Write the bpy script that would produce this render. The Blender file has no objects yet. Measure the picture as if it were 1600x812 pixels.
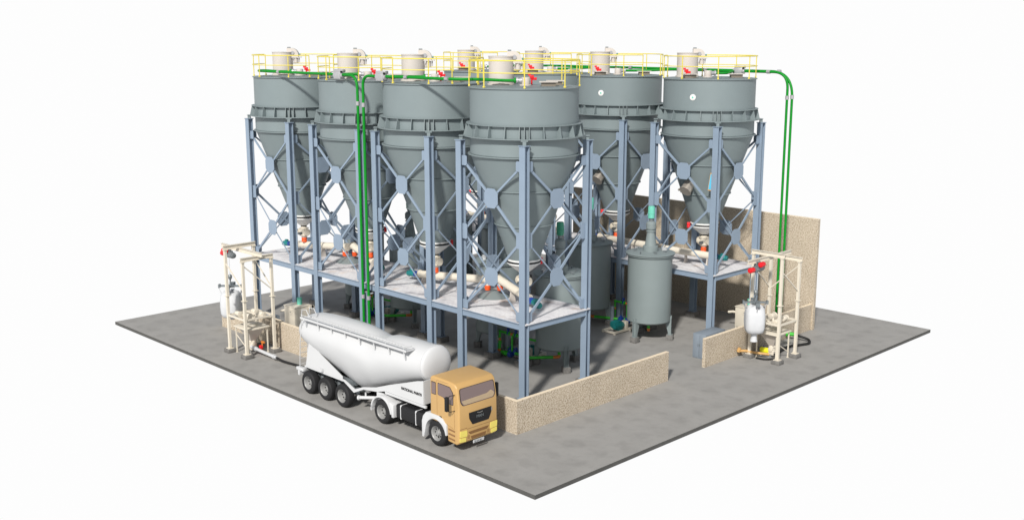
import bpy, bmesh, math, random
from math import sin, cos, pi, sqrt, atan2, radians
from mathutils import Vector, Matrix
random.seed(7)
S = bpy.context.scene
COL = S.collection

# ------------------------------------------------------------------ materials
def mat(name, col, rough=.5, metal=0., var=.05, scale=6., spec=.4, bump=0.):
    m = bpy.data.materials.new(name); m.use_nodes = True
    nt = m.node_tree; b = nt.nodes['Principled BSDF']
    b.inputs['Roughness'].default_value = rough
    b.inputs['Metallic'].default_value = metal
    b.inputs['Specular IOR Level'].default_value = spec
    if var > 0:
        tc = nt.nodes.new('ShaderNodeTexCoord'); n = nt.nodes.new('ShaderNodeTexNoise')
        n.inputs['Scale'].default_value = scale; n.inputs['Detail'].default_value = 4
        r = nt.nodes.new('ShaderNodeValToRGB')
        r.color_ramp.elements[0].position = .3; r.color_ramp.elements[1].position = .7
        r.color_ramp.elements[0].color = [c*(1-var) for c in col]+[1]
        r.color_ramp.elements[1].color = [min(1, c*(1+var)) for c in col]+[1]
        nt.links.new(tc.outputs['Object'], n.inputs['Vector'])
        nt.links.new(n.outputs['Fac'], r.inputs['Fac'])
        nt.links.new(r.outputs['Color'], b.inputs['Base Color'])
        if bump:
            bp = nt.nodes.new('ShaderNodeBump'); bp.inputs['Strength'].default_value = bump
            nt.links.new(n.outputs['Fac'], bp.inputs['Height']); nt.links.new(bp.outputs['Normal'], b.inputs['Normal'])
    else:
        b.inputs['Base Color'].default_value = list(col)+[1]
    return m

def ramp_mat(name, layers, rough=.8):
    """layers: list of (noise scale, detail, [(pos,color)...], mix mode, factor)"""
    m = bpy.data.materials.new(name); m.use_nodes = True
    nt = m.node_tree; b = nt.nodes['Principled BSDF']; b.inputs['Roughness'].default_value = rough
    b.inputs['Specular IOR Level'].default_value = .25
    tc = nt.nodes.new('ShaderNodeTexCoord'); prev = None
    for (sc, det, stops, mode, fac, stretch) in layers:
        mp = nt.nodes.new('ShaderNodeMapping'); mp.inputs['Scale'].default_value = stretch
        nt.links.new(tc.outputs['Object'], mp.inputs['Vector'])
        n = nt.nodes.new('ShaderNodeTexNoise'); n.inputs['Scale'].default_value = sc; n.inputs['Detail'].default_value = det
        nt.links.new(mp.outputs['Vector'], n.inputs['Vector'])
        r = nt.nodes.new('ShaderNodeValToRGB')
        e = r.color_ramp.elements
        e[0].position = stops[0][0]; e[0].color = list(stops[0][1])+[1]
        e[1].position = stops[-1][0]; e[1].color = list(stops[-1][1])+[1]
        for p, c in stops[1:-1]:
            x = e.new(p); x.color = list(c)+[1]
        nt.links.new(n.outputs['Fac'], r.inputs['Fac'])
        if prev is None: prev = r.outputs['Color']
        else:
            mx = nt.nodes.new('ShaderNodeMix'); mx.data_type = 'RGBA'; mx.blend_type = mode
            mx.inputs[0].default_value = fac
            nt.links.new(prev, mx.inputs[6]); nt.links.new(r.outputs['Color'], mx.inputs[7]); prev = mx.outputs[2]
    nt.links.new(prev, b.inputs['Base Color'])
    return m

M = {}
M['silo'] = mat('silo_paint', (.175, .212, .219), .5, 0, .035, .9)
M['steel'] = mat('blue_grey_steel', (.215, .275, .35), .5, 0, .03, 2)
M['cream'] = mat('cream_paint', (.60, .55, .46), .5, 0, .03, 2)
M['fcream'] = mat('filter_paint', (.50, .46, .42), .5, 0, .03, 2)
M['yellow'] = mat('yellow_rail_paint', (.68, .57, .09), .45, 0, .03, 3)
M['green'] = mat('green_pipe_paint', (.003, .20, .015), .5, 0, .05, 3, .2)
M['lgreen'] = mat('bright_green_pipe', (.04, .42, .03), .35, 0, .05, 3)
M['teal'] = mat('teal_motor_paint', (.01, .16, .16), .4, 0, .05, 6)
M['tealb'] = mat('light_teal_motor_paint', (.13, .47, .36), .4, 0, .05, 6)
M['tealg'] = mat('green_motor_paint', (.03, .25, .15), .4, 0, .05, 6)
M['blue'] = mat('blue_valve_paint', (.01, .045, .24), .4, 0, .05, 6)
M['orange'] = mat('orange_rubber', (.72, .09, .015), .6, 0, .08, 8)
M['copper'] = mat('orange_elbow', (.50, .16, .03), .5, 0, .08, 8)
M['red'] = mat('red_paint', (.62, .012, .018), .4, 0, .05, 6)
M['white'] = mat('white_flange', (.70, .70, .68), .4, 0, .02, 4)
M['black'] = mat('black_rubber', (.012, .012, .012), .6, 0, .1, 6)
M['grey'] = mat('grey_fitting', (.36, .36, .37), .4, .3, .05, 6)
M['dgrey'] = mat('dark_grey_machine', (.17, .19, .20), .45, .3, .08, 8)
M['brown'] = mat('dark_brown_hatch', (.17, .145, .115), .6, 0, .05, 5)  # plain dark brown for the boxes under the hatch lids
M['foot'] = ramp_mat('concrete_block', [(9, 5, [(.3, (.13, .125, .12)), (.7, (.19, .185, .175))], 'MIX', 1, (1, 1, 1))])
M['truckwhite'] = mat('white_truck_paint', (.50, .505, .51), .32, 0, .015, 1)
M['cab'] = mat('ochre_cab_paint', (.46, .285, .108), .38, 0, .02, 2)
M['cabd'] = mat('ochre_recess_shade', (.20, .10, .035), .5, 0, .05, 4)  # cab ochre darkened: painted-in shade for slots, also the seam lines
M['glass'] = mat('tinted_cab_glass', (.15, .105, .10), .08, 0, 0, 2, .6)
M['dash'] = mat('beige_dashboard', (.36, .27, .17), .6, 0, .04, 3)
M['lampy'] = mat('yellow_lamp_glass', (.74, .62, .14), .25, 0, .03, 8)
M['chrome'] = mat('wheel_metal', (.24, .24, .235), .45, .1, .05, 8)
M['tyre'] = mat('tyre_rubber', (.010, .010, .011), .75, 0, .15, 20)
M['ink'] = mat('black_ink', (.006, .006, .007), .6, 0, 0)
M['bag'] = mat('white_woven_bag', (.50, .51, .525), .7, 0, .03, 5, .3, .15)
M['cabinet'] = mat('blue_grey_cabinet', (.20, .235, .275), .45, 0, .03, 3)
M['galv'] = mat('galvanised_tube', (.55, .56, .57), .35, .2, .04, 6)
M['brass'] = mat('tan_hose', (.50, .29, .10), .5, 0, .1, 8)
M['acid'] = mat('bright_yellow_motor', (.75, .72, .02), .4, 0, .05, 8)
M['violet'] = mat('violet_cap', (.06, .05, .25), .4, 0, .05, 8)
M['tank'] = mat('tank_paint', (.19, .226, .228), .5, 0, .03, 1)
M['alu'] = mat('brushed_nozzle', (.42, .38, .33), .35, .6, .1, 6)
M['skyblue'] = mat('blue_gauge_face', (.08, .42, .62), .4, 0, .05, 8)

M['sand'] = ramp_mat('speckled_sand_render', [
    (17, 3, [(.34, (.25, .195, .135)), (.44, (.41, .34, .255)), (.55, (.50, .43, .335)), (.66, (.58, .515, .42))], 'MIX', 1, (1, 1, 1)),
    (1.2, 3, [(.3, (.80, .80, .80)), (.7, (1, 1, 1))], 'MULTIPLY', .5, (1, 1, 1))], .9)
M['sandcap'] = mat('sand_wall_top', (.70, .59, .44), .9, 0, .05, 8)
M['conc'] = ramp_mat('grey_screed', [
    (.7, 5, [(.30, (.262, .255, .243)), (.5, (.282, .275, .262)), (.72, (.298, .290, .277))], 'MIX', 1, (1, 1, 1)),
    (3.2, 4, [(.32, (.90, .90, .90)), (.5, (1, 1, 1)), (.8, (1, 1, 1))], 'MULTIPLY', .5, (1, 1, 1)),
    (22, 3, [(.3, (.88, .88, .88)), (.7, (1, 1, 1))], 'MULTIPLY', .4, (1, 1, 1))], .85)
def add_trowel_pattern(m, period):
    nt = m.node_tree; b = nt.nodes['Principled BSDF']; src = b.inputs['Base Color'].links[0].from_socket
    N = nt.nodes.new; L = nt.links.new
    tc = N('ShaderNodeTexCoord'); no = N('ShaderNodeTexNoise'); no.inputs['Scale'].default_value = 1.7; no.inputs['Detail'].default_value = 7
    L(tc.outputs['Object'], no.inputs['Vector'])
    ad = N('ShaderNodeVectorMath'); ad.operation = 'MULTIPLY_ADD'; ad.inputs[1].default_value = (1.5, 1.5, 0)
    L(no.outputs['Color'], ad.inputs[0]); L(tc.outputs['Object'], ad.inputs[2])
    sp = N('ShaderNodeSeparateXYZ'); L(ad.outputs[0], sp.inputs[0])
    outs = []
    for ax in ('X', 'Y'):
        k = N('ShaderNodeMath'); k.operation = 'MULTIPLY'; k.inputs[1].default_value = 2*pi/period; L(sp.outputs[ax], k.inputs[0])
        q = N('ShaderNodeMath'); q.operation = 'SINE'; L(k.outputs[0], q.inputs[0])
        h = N('ShaderNodeMath'); h.operation = 'MULTIPLY_ADD'; h.inputs[1].default_value = .5; h.inputs[2].default_value = .5; L(q.outputs[0], h.inputs[0]); outs.append(h)
    p = N('ShaderNodeMath'); p.operation = 'MULTIPLY'; L(outs[0].outputs[0], p.inputs[0]); L(outs[1].outputs[0], p.inputs[1])
    rm = N('ShaderNodeMapRange'); rm.inputs['From Min'].default_value = .15; rm.inputs['From Max'].default_value = 1.; rm.inputs['To Min'].default_value = 1.015; rm.inputs['To Max'].default_value = .905
    L(p.outputs[0], rm.inputs['Value'])
    mx = N('ShaderNodeMix'); mx.data_type = 'RGBA'; mx.blend_type = 'MULTIPLY'; mx.inputs[0].default_value = 1
    L(src, mx.inputs[6]); L(rm.outputs['Result'], mx.inputs[7]); L(mx.outputs[2], b.inputs['Base Color'])
add_trowel_pattern(M['conc'], 1.32)

# deck: pale marbled sheet with faint tiles and tan patches
def deck_mat():
    m = ramp_mat('marbled_deck', [
        (.9, 7, [(.30, (.38, .37, .39)), (.43, (.64, .628, .632)), (.60, (.76, .75, .745))], 'MIX', 1, (1, 1.6, 1)),
        (.8, 2, [(.60, (1, 1, 1)), (.70, (1., .80, .64))], 'MULTIPLY', .6, (1.3, 1.3, 1)),
        (30, 2, [(.35, (.75, .75, .78)), (.6, (1, 1, 1))], 'MULTIPLY', .45, (.25, 1, 1))], .6)
    nt = m.node_tree; b = nt.nodes['Principled BSDF']
    src = b.inputs['Base Color'].links[0].from_socket
    tc = nt.nodes.new('ShaderNodeTexCoord'); br = nt.nodes.new('ShaderNodeTexBrick')
    br.inputs['Color1'].default_value = (1, 1, 1, 1); br.inputs['Color2'].default_value = (.93, .93, .95, 1)
    br.inputs['Mortar'].default_value = (.72, .72, .75, 1); br.inputs['Scale'].default_value = 1.6
    br.inputs['Mortar Size'].default_value = .018; br.offset = .5
    nt.links.new(tc.outputs['Object'], br.inputs['Vector'])
    mx = nt.nodes.new('ShaderNodeMix'); mx.data_type = 'RGBA'; mx.blend_type = 'MULTIPLY'; mx.inputs[0].default_value = .8
    nt.links.new(src, mx.inputs[6]); nt.links.new(br.outputs['Color'], mx.inputs[7])
    nt.links.new(mx.outputs[2], b.inputs['Base Color'])
    return m
M['deck'] = deck_mat()

# ------------------------------------------------------------------ mesh builder
class MB:
    def __init__(s): s.v = []; s.f = []
    def add(s, vs, fs):
        o = len(s.v); s.v += [tuple(v) for v in vs]; s.f += [tuple(i+o for i in f) for f in fs]; return s
    def box(s, c, d, rz=0, ry=0, rx=0):
        R = Matrix.Rotation(rz, 3, 'Z') @ Matrix.Rotation(ry, 3, 'Y') @ Matrix.Rotation(rx, 3, 'X')
        vs = [Vector(c)+R @ Vector((x*d[0]/2, y*d[1]/2, z*d[2]/2)) for x in (-1, 1) for y in (-1, 1) for z in (-1, 1)]
        return s.add(vs, [(0, 1, 3, 2), (4, 6, 7, 5), (0, 4, 5, 1), (2, 3, 7, 6), (0, 2, 6, 4), (1, 5, 7, 3)])
    def bb(s, a, b):
        return s.box([(a[i]+b[i])/2 for i in range(3)], [abs(b[i]-a[i]) for i in range(3)])
    def cyl(s, p0, p1, r0, r1=None, n=20, caps=True):
        r1 = r0 if r1 is None else r1
        p0 = Vector(p0); p1 = Vector(p1); d = (p1-p0).normalized()
        a = d.orthogonal().normalized(); b = d.cross(a)
        vs = [];
        for p, r in ((p0, r0), (p1, r1)):
            vs += [p+(a*cos(2*pi*i/n)+b*sin(2*pi*i/n))*r for i in range(n)]
        fs = [(i, (i+1) % n, n+(i+1) % n, n+i) for i in range(n)]
        if caps: fs += [tuple(range(n-1, -1, -1)), tuple(range(n, 2*n))]
        return s.add(vs, fs)
    def lathe(s, prof, c=(0, 0), n=64, axis='z', base=None, cap=True):
        """prof: (r, h); revolve about vertical through c, or about +y axis through base"""
        vs = []; k = len(prof)
        for i in range(n):
            t = 2*pi*i/n
            for r, h in prof:
                if axis == 'z': vs.append((c[0]+r*cos(t), c[1]+r*sin(t), h))
                else: vs.append((base[0]+r*cos(t), base[1]+h, base[2]+r*sin(t)))
        fs = []
        for i in range(n):
            j = (i+1) % n
            for q in range(k-1):
                f = (i*k+q, j*k+q, j*k+q+1, i*k+q+1)
                fs.append(f if axis == 'z' else f[::-1])
        if cap and prof[0][0] > 0: fs.append(tuple(i*k for i in range(n))[::-1])
        if cap and prof[-1][0] > 0: fs.append(tuple(i*k+k-1 for i in range(n)))
        return s.add(vs, fs)
    def tube(s, pts, r, n=12, closed=False):
        pts = [Vector(p) for p in pts]; N = len(pts); up = None; vs = []
        for i in range(N):
            if closed: t = (pts[(i+1) % N]-pts[i-1])
            else: t = (pts[min(i+1, N-1)]-pts[max(i-1, 0)])
            t.normalize()
            if up is None: up = t.orthogonal().normalized()
            up = (up-t*up.dot(t)); up.normalize(); b = t.cross(up)
            vs += [pts[i]+(up*cos(2*pi*k/n)+b*sin(2*pi*k/n))*r for k in range(n)]
        fs = []
        for i in range(N if closed else N-1):
            j = (i+1) % N
            for k in range(n): fs.append((i*n+k, j*n+k, j*n+(k+1) % n, i*n+(k+1) % n)[::-1])
        if not closed: fs += [tuple(range(n)), tuple(range((N-1)*n, N*n))[::-1]]
        return s.add(vs, fs)
    def prism(s, poly, p0, p1, plane='xz'):
        """poly 2D in plane, extruded from coordinate p0 to p1 on third axis"""
        def P(a, b, c): return {'xz': (a, c, b), 'yz': (c, a, b), 'xy': (a, b, c)}[plane]
        n = len(poly)
        vs = [P(a, b, p0) for a, b in poly]+[P(a, b, p1) for a, b in poly]
        return s.add(vs, [tuple(range(n)), tuple(range(2*n-1, n-1, -1))]+[(i, n+i, n+(i+1) % n, (i+1) % n) for i in range(n)])
    def ibeam(s, a, b, w, d, t=.03, tw=.022, up=(0, 0, 1), webdir=None):
        """I-section from a to b; webdir = direction across the web (flange normal)"""
        a = Vector(a); b = Vector(b); L = (b-a).normalized(); N = Vector(webdir).normalized(); W = L.cross(N)
        for (cw, cn, sw, sn) in ((0, d/2-t/2, w, t), (0, -d/2+t/2, w, t), (0, 0, tw, d-2*t)):
            vs = [p+W*(cw+i*sw/2)+N*(cn+j*sn/2) for p in (a, b) for i, j in ((-1, -1), (1, -1), (1, 1), (-1, 1))]
            s.add(vs, [(0, 1, 2, 3), (7, 6, 5, 4)]+[(i, 4+i, 4+(i+1) % 4, (i+1) % 4) for i in range(4)])
        return s
    def bar(s, a, b, w, h):
        a = Vector(a); b = Vector(b); L = (b-a).normalized()
        u = Vector((0, 0, 1)) if abs(L.z) < .95 else Vector((1, 0, 0))
        W = L.cross(u).normalized(); H = W.cross(L)
        vs = [p+W*i*w/2+H*j*h/2 for p in (a, b) for i, j in ((-1, -1), (1, -1), (1, 1), (-1, 1))]
        return s.add(vs, [(0, 1, 2, 3), (7, 6, 5, 4)]+[(i, 4+i, 4+(i+1) % 4, (i+1) % 4) for i in range(4)])
    def build(s, name, m, parent=None, off=(0, 0, 0), bevel=0, seg=2, sharp=35):
        me = bpy.data.meshes.new(name)
        me.from_pydata([(x-off[0], y-off[1], z-off[2]) for x, y, z in s.v], [], s.f)
        bm = bmesh.new(); bm.from_mesh(me)
        bmesh.ops.recalc_face_normals(bm, faces=bm.faces)
        if bevel:
            ed = [e for e in bm.edges if len(e.link_faces) == 2 and e.calc_face_angle(0) > radians(25)]
            bmesh.ops.bevel(bm, geom=ed, offset=bevel, segments=seg, affect='EDGES', profile=.5, clamp_overlap=True)
        for f in bm.faces: f.smooth = True
        bm.to_mesh(me); bm.free()
        me.set_sharp_from_angle(angle=radians(sharp))
        me.materials.append(m if not isinstance(m, str) else M[m])
        o = bpy.data.objects.new(name, me); COL.objects.link(o)
        if parent is not None: o.parent = parent
        return o

def tag(o, label=None, cat=None, group=None, kind=None):
    if label: o['label'] = label
    if cat: o['category'] = cat
    if group: o['group'] = group
    if kind: o['kind'] = kind
    return o
def empty(name, loc, rz=0):
    o = bpy.data.objects.new(name, None); COL.objects.link(o); o.location = loc; o.rotation_euler = (0, 0, rz)
    o.empty_display_size = .3
    return o
def kids(o): return [c for c in bpy.data.objects if c.parent == o]
def copy_tree(o, parent=None):
    c = o.copy(); COL.objects.link(c); c.parent = parent
    for ch in kids(o): copy_tree(ch, c)
    return c
def smooth_path(pts, k=8):
    """Catmull-Rom through points"""
    P = [Vector(p) for p in pts]; out = []
    for i in range(len(P)-1):
        p0 = P[max(i-1, 0)]; p1 = P[i]; p2 = P[i+1]; p3 = P[min(i+2, len(P)-1)]
        for j in range(k):
            t = j/k
            out.append(.5*((2*p1)+(p2-p0)*t+(2*p0-5*p1+4*p2-p3)*t*t+(3*p1-p0-3*p2+p3)*t**3))
    return out+[P[-1]]
def bend(pts, R=.4, k=7):
    """polyline with rounded corners"""
    P = [Vector(p) for p in pts]; out = [P[0]]
    for i in range(1, len(P)-1):
        a = (P[i-1]-P[i]); b = (P[i+1]-P[i]); r = min(R, a.length*.49, b.length*.49)
        p = P[i]+a.normalized()*r; q = P[i]+b.normalized()*r
        for j in range(k+1):
            t = j/k; out.append((1-t)**2*p+2*t*(1-t)*P[i]+t*t*q)
    return out+[P[-1]]

# ------------------------------------------------------------------ layout
A = 4.0                       # column spacing of a tower
X4 = 0.165; PITCH = (0, -6.163, -11.449, -17.616)      # right-hand column line of towers 4,3,2,1
Y1 = 0.145; Y2 = 14.02
DECK = 3.68; TOPC = 11.35
def twr(i, row): return (X4+PITCH[i]-A/2, (Y1 if row == 0 else Y2)+A/2)

# ground slab
g = MB().bb((-26.06, -6.32, -.17), (7.14, 24.96, 0)).build('ground', 'conc')
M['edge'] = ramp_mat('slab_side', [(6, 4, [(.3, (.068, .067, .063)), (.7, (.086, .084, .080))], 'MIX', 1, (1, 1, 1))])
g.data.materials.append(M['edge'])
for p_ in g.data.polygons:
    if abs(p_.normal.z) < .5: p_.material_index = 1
tag(g, 'square grey concrete slab under the whole plant', 'ground', kind='structure')

# walls ------------------------------------------------------------------
def wall_obj(name, segs, label, h):
    e = empty(name, (segs[0][0][0], segs[0][0][1], 0)); tag(e, label, 'wall')
    b = MB(); c = MB()
    for (a0, a1, hh) in segs:
        b.bb((a0[0], a0[1], 0), (a1[0], a1[1], hh-.012)); c.bb((a0[0], a0[1], hh-.012), (a1[0], a1[1], hh))
    b.build('wall_face', 'sand', e, e.location); c.build('coping', 'sandcap', e, e.location)
    return e
T = .17
wall_obj('low_wall', [((2.52-T, -2.63, 0), (2.52, 7.38, 0), 1.42), ((-14.9, -2.63, 0), (2.52-T, -2.63+T, 0), 1.42),
                      ((-20.9, -2.50, 0), (-14.9, -2.50+T, 0), 1.42)],
         'long low sandy wall round the near corner of the plant, beside the tanker truck', 1.42)
wall_obj('low_wall', [((2.52-T, 10.3, 0), (2.52, 20.2, 0), 1.45)],
         'short low sandy wall behind the right-hand bag station, ending at the tall wall', 1.45)
wall_obj('tall_wall', [((-15.2, 20.2, 0), (2.62, 20.2+.2, 0), 6.17)],
         'tall speckled sandy wall behind the rear row of silos', 6.17)

# ------------------------------------------------------------------ towers
def octo(cx, cz, w, h, c):
    w /= 2; h /= 2
    return [(cx-w+c, cz-h), (cx+w-c, cz-h), (cx+w, cz-h+c), (cx+w, cz+h-c), (cx+w-c, cz+h), (cx-w+c, cz+h), (cx-w, cz+h-c), (cx-w, cz-h+c)]
def make_tower():
    root = empty('support_tower', (0, 0, 0)); h = A/2
    for sx in (-1, 1):
        for sy in (-1, 1):
            b = MB()
            b.ibeam((sx*h, sy*h, .3), (sx*h, sy*h, TOPC-.03), .33, .29, webdir=(0, 1, 0))
            b.box((sx*h, sy*h, TOPC-.015), (.40, .36, .03))
            for q in (-1, 1):      # gusset ribs under the cap plate
                b.add([(sx*h+q*.012, sy*h-.115, TOPC-.03), (sx*h+q*.16, sy*h-.115, TOPC-.03), (sx*h+q*.012, sy*h-.115, TOPC-.3),
                       (sx*h+q*.012, sy*h-.095, TOPC-.03), (sx*h+q*.16, sy*h-.095, TOPC-.03), (sx*h+q*.012, sy*h-.095, TOPC-.3)],
                      [(0, 1, 2), (5, 4, 3), (0, 3, 4, 1), (1, 4, 5, 2), (2, 5, 3, 0)])
            b.box((sx*h, sy*h, .315), (.46, .42, .03))
            c = b.build('column', 'steel', root)
            MB().box((sx*h, sy*h, .15), (.62, .62, .299)).build('footing', 'foot', c, bevel=.01)
    zt, z1, zm, z2, zb = 10.45, 8.93, 7.28, 5.45, 3.95
    for face in range(4):
        # local: u along the face, n = outward offset
        def P(u, z, n=.0):
            if face == 0: return (u, -h-n, z)
            if face == 1: return (h+n, u, z)
            if face == 2: return (-u, h+n, z)
            return (-h-n, -u, z)
        o = .055 if face in (0, 2) else .0
        def plate(cu, cz, w, hh, c, n0=.028, t=.02):
            poly = octo(cu, cz, w, hh, c); b = MB(); k = len(poly)
            vs = [P(u, z, n0) for u, z in poly]+[P(u, z, n0+t) for u, z in poly]
            b.add(vs, [tuple(range(k)), tuple(range(2*k-1, k-1, -1))]+[(i, k+i, k+(i+1) % k, (i+1) % k) for i in range(k)])
            return b.build('gusset_plate', 'steel', root)
        ue = h-.30
        for (ua, za, ub, zb_, w) in ((-ue, zt-.1, 0, z1, 1), (ue, zt-.1, 0, z1, .8), (-ue, zm+.1, 0, z1, .7), (ue, zm+.1, 0, z1, 1),
                                 (-ue, zm-.15, 0, z2, .55), (ue, zm-.15, 0, z2, 1), (-ue, zb, 0, z2, 1), (ue, zb, 0, z2, .55)):
            MB().bar(P(ua, za, -.015), P(ub, zb_, -.015), .06*w, .11*w).build('brace', 'steel', root)
        plate(0, z1, .84, .86, .2); plate(0, z2, .80, .82, .2)
        for sg in (-1, 1):
            plate(sg*(h-.28), zt, .36, .44, .05); plate(sg*(h-.27), zm, .34, .70, .06); plate(sg*(h-.28), zb-.02, .34, .42, .05)
    return root
names_row = [['at the near corner, right of the truck cab', 'second in the front row, behind the tanker',
              'third in the front row, at the twin green risers', 'leftmost in the front row, by left bag frame'],
             ['rightmost in the rear row, by right bag frame', 'second from right in the rear row',
              'third from right in the rear row', 'farthest back in the rear row']]
tp = make_tower()
for row in (0, 1):
    for i in range(4):
        t = tp if (row == 0 and i == 0) else copy_tree(tp)
        x, y = twr(i, row); t.location = (x, y, 0)
        tag(t, 'blue-grey braced steel tower '+names_row[row][i], 'support tower', 'braced steel towers under the silos')

# platforms ----------------------------------------------------------------
def make_platform():
    """local: x from 0 (right) to left; spans y -A/2..A/2"""
    root = empty('platform', (0, 0, 0)); h = A/2; xr = 0.19; xl = PITCH[3]-A-.19
    MB().bb((xl, -h-.10, DECK-.05), (xr, h+.10, DECK-.004)).build('deck', 'deck', root)
    cols = sorted([p-d for p in PITCH for d in (0, A)])
    e = .17
    for y in (-h, h):
        sg = -1 if y < 0 else 1
        yo = y+sg*.10
        for k in range(len(cols)-1):
            b = MB(); a0 = cols[k]+e; a1 = cols[k+1]-e
            b.ibeam((a0, yo, DECK-.145), (a1, yo, DECK-.145), .12, .27, t=.018, tw=.014, webdir=(0, 0, 1))
            b.build('edge_beam', 'steel', root)
    for k, x in enumerate(cols):
        b = MB()
        sg = 1 if k % 2 else -1
        b.ibeam((x+sg*.10, -h+.15, DECK-.190), (x+sg*.10, h-.15, DECK-.190), .12, .25, t=.018, tw=.014, webdir=(0, 0, 1))
        b.build('cross_beam', 'steel', root)
    return root
pp = make_platform(); pp.location = (X4, Y1+A/2, 0)
tag(pp, 'white marbled platform on blue-grey beams under the front row of silos', 'platform', 'platforms under the silos')
p2 = copy_tree(pp); p2.location = (X4, Y2+A/2, 0)
tag(p2, 'white marbled platform on blue-grey beams under the rear row of silos', 'platform')

# ------------------------------------------------------------------ silos
R = 2.4; ZT = 13.69
def dust_filter(root, x, y):
    f = MB().lathe([(.62, ZT), (.62, ZT+.06), (.56, ZT+.07), (.56, ZT+1.22), (.58, ZT+1.23), (.58, ZT+1.27), (0, ZT+1.28)], (x, y), 40).build('dust_filter', 'fcream', root)
    # scroll fan on the right side, facing the camera corner
    fx, fy = x+.42, y+.42
    sc = MB(); n = 24; d = Vector((.7071, -.7071, 0)); u = Vector((.7071, .7071, 0))
    c0 = Vector((fx, fy, ZT+1.12))
    prof = [(-.32, -.16), (-.32, .36), (-.12, .36)]+[(.38*cos(a)-.06, .38*sin(a)-.02) for a in [radians(95-i*11) for i in range(11)]]+[(.30, -.16)]
    vs = [c0+u*a+Vector((0, 0, b))+d*.14 for a, b in prof]+[c0+u*a+Vector((0, 0, b))-d*.14 for a, b in prof]; k = len(prof)
    sc.add(vs, [tuple(range(k)), tuple(range(2*k-1, k-1, -1))]+[(i, k+i, k+(i+1) % k, (i+1) % k) for i in range(k)])
    fan = sc.build('fan_housing', 'fcream', f)
    MB().cyl(c0+d*.14+Vector((0, 0, .1)), c0+d*.19+Vector((0, 0, .1)), .1, n=16).build('fan_hub', 'grey', fan)
    MB().box(c0+u*-.22+Vector((0, 0, .39)), (.16, .16, .06), rz=pi/4).build('fan_outlet', 'dgrey', fan)
    br = MB()
    br.box(c0+u*.02+Vector((0, 0, -.14)), (.85, .36, .04), rz=pi/4)
    for q in (-.3, -.12, .06, .22): br.bar(c0+u*q+d*.15+Vector((0, 0, -.16)), c0+u*(.5*q-.05)+d*.05+Vector((0, 0, -.42)), .025, .04)
    br.build('fan_bracket', 'fcream', f)
    mo = MB().cyl(c0+u*.16+Vector((0, 0, -.45)), c0+u*.16+Vector((0, 0, -.18)), .13, n=14)
    mo.cyl(c0+u*.34+Vector((0, 0, -.42)), c0+u*.34+Vector((0, 0, -.16)), .03, n=8)
    mo.build('fan_motor', 'fcream', f)
    MB().cyl(c0+u*.34+d*.02+Vector((0, 0, .02)), c0+u*.41+d*.02+Vector((0, 0, .02)), .05, n=10).build('fan_cap', 'teal', f)
    return f
def railing(root, gaps):
    rr = R+.02; rail = MB(); n = 96
    for z in (ZT+1.13, ZT+.62):
        run = []
        def flush(run):
            if len(run) > 1: rail.tube(run, .028 if z > ZT+1 else .023, 6)
        for i in range(n+1):
            a = 2*pi*i/n
            ingap = any(abs((a-g+pi) % (2*pi)-pi) < w for g, w in gaps)
            if ingap: flush(run); run = []
            else: run.append((rr*cos(a), rr*sin(a), z))
        flush(run)
    r = rail.build('railing', 'yellow', root, (0, 0, Z0))
    k = 8; a0 = radians(-45)
    angs = [a0+2*pi*i/k for i in range(k)]
    for g, w in gaps: angs = [a for a in angs if abs((a-g+pi) % (2*pi)-pi) > w+.02]+[g-w-.03, g+w+.03]
    for a in angs:
        p = MB().bar((rr*cos(a), rr*sin(a), ZT-.02), (rr*cos(a), rr*sin(a), ZT+1.13), .036, .036)
        p.box((rr*cos(a), rr*sin(a), ZT+.03), (.08, .08, .06), rz=a)
        p.build('rail_post', 'yellow', r, (0, 0, Z0))
    return r
Z0 = 4.38
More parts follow.
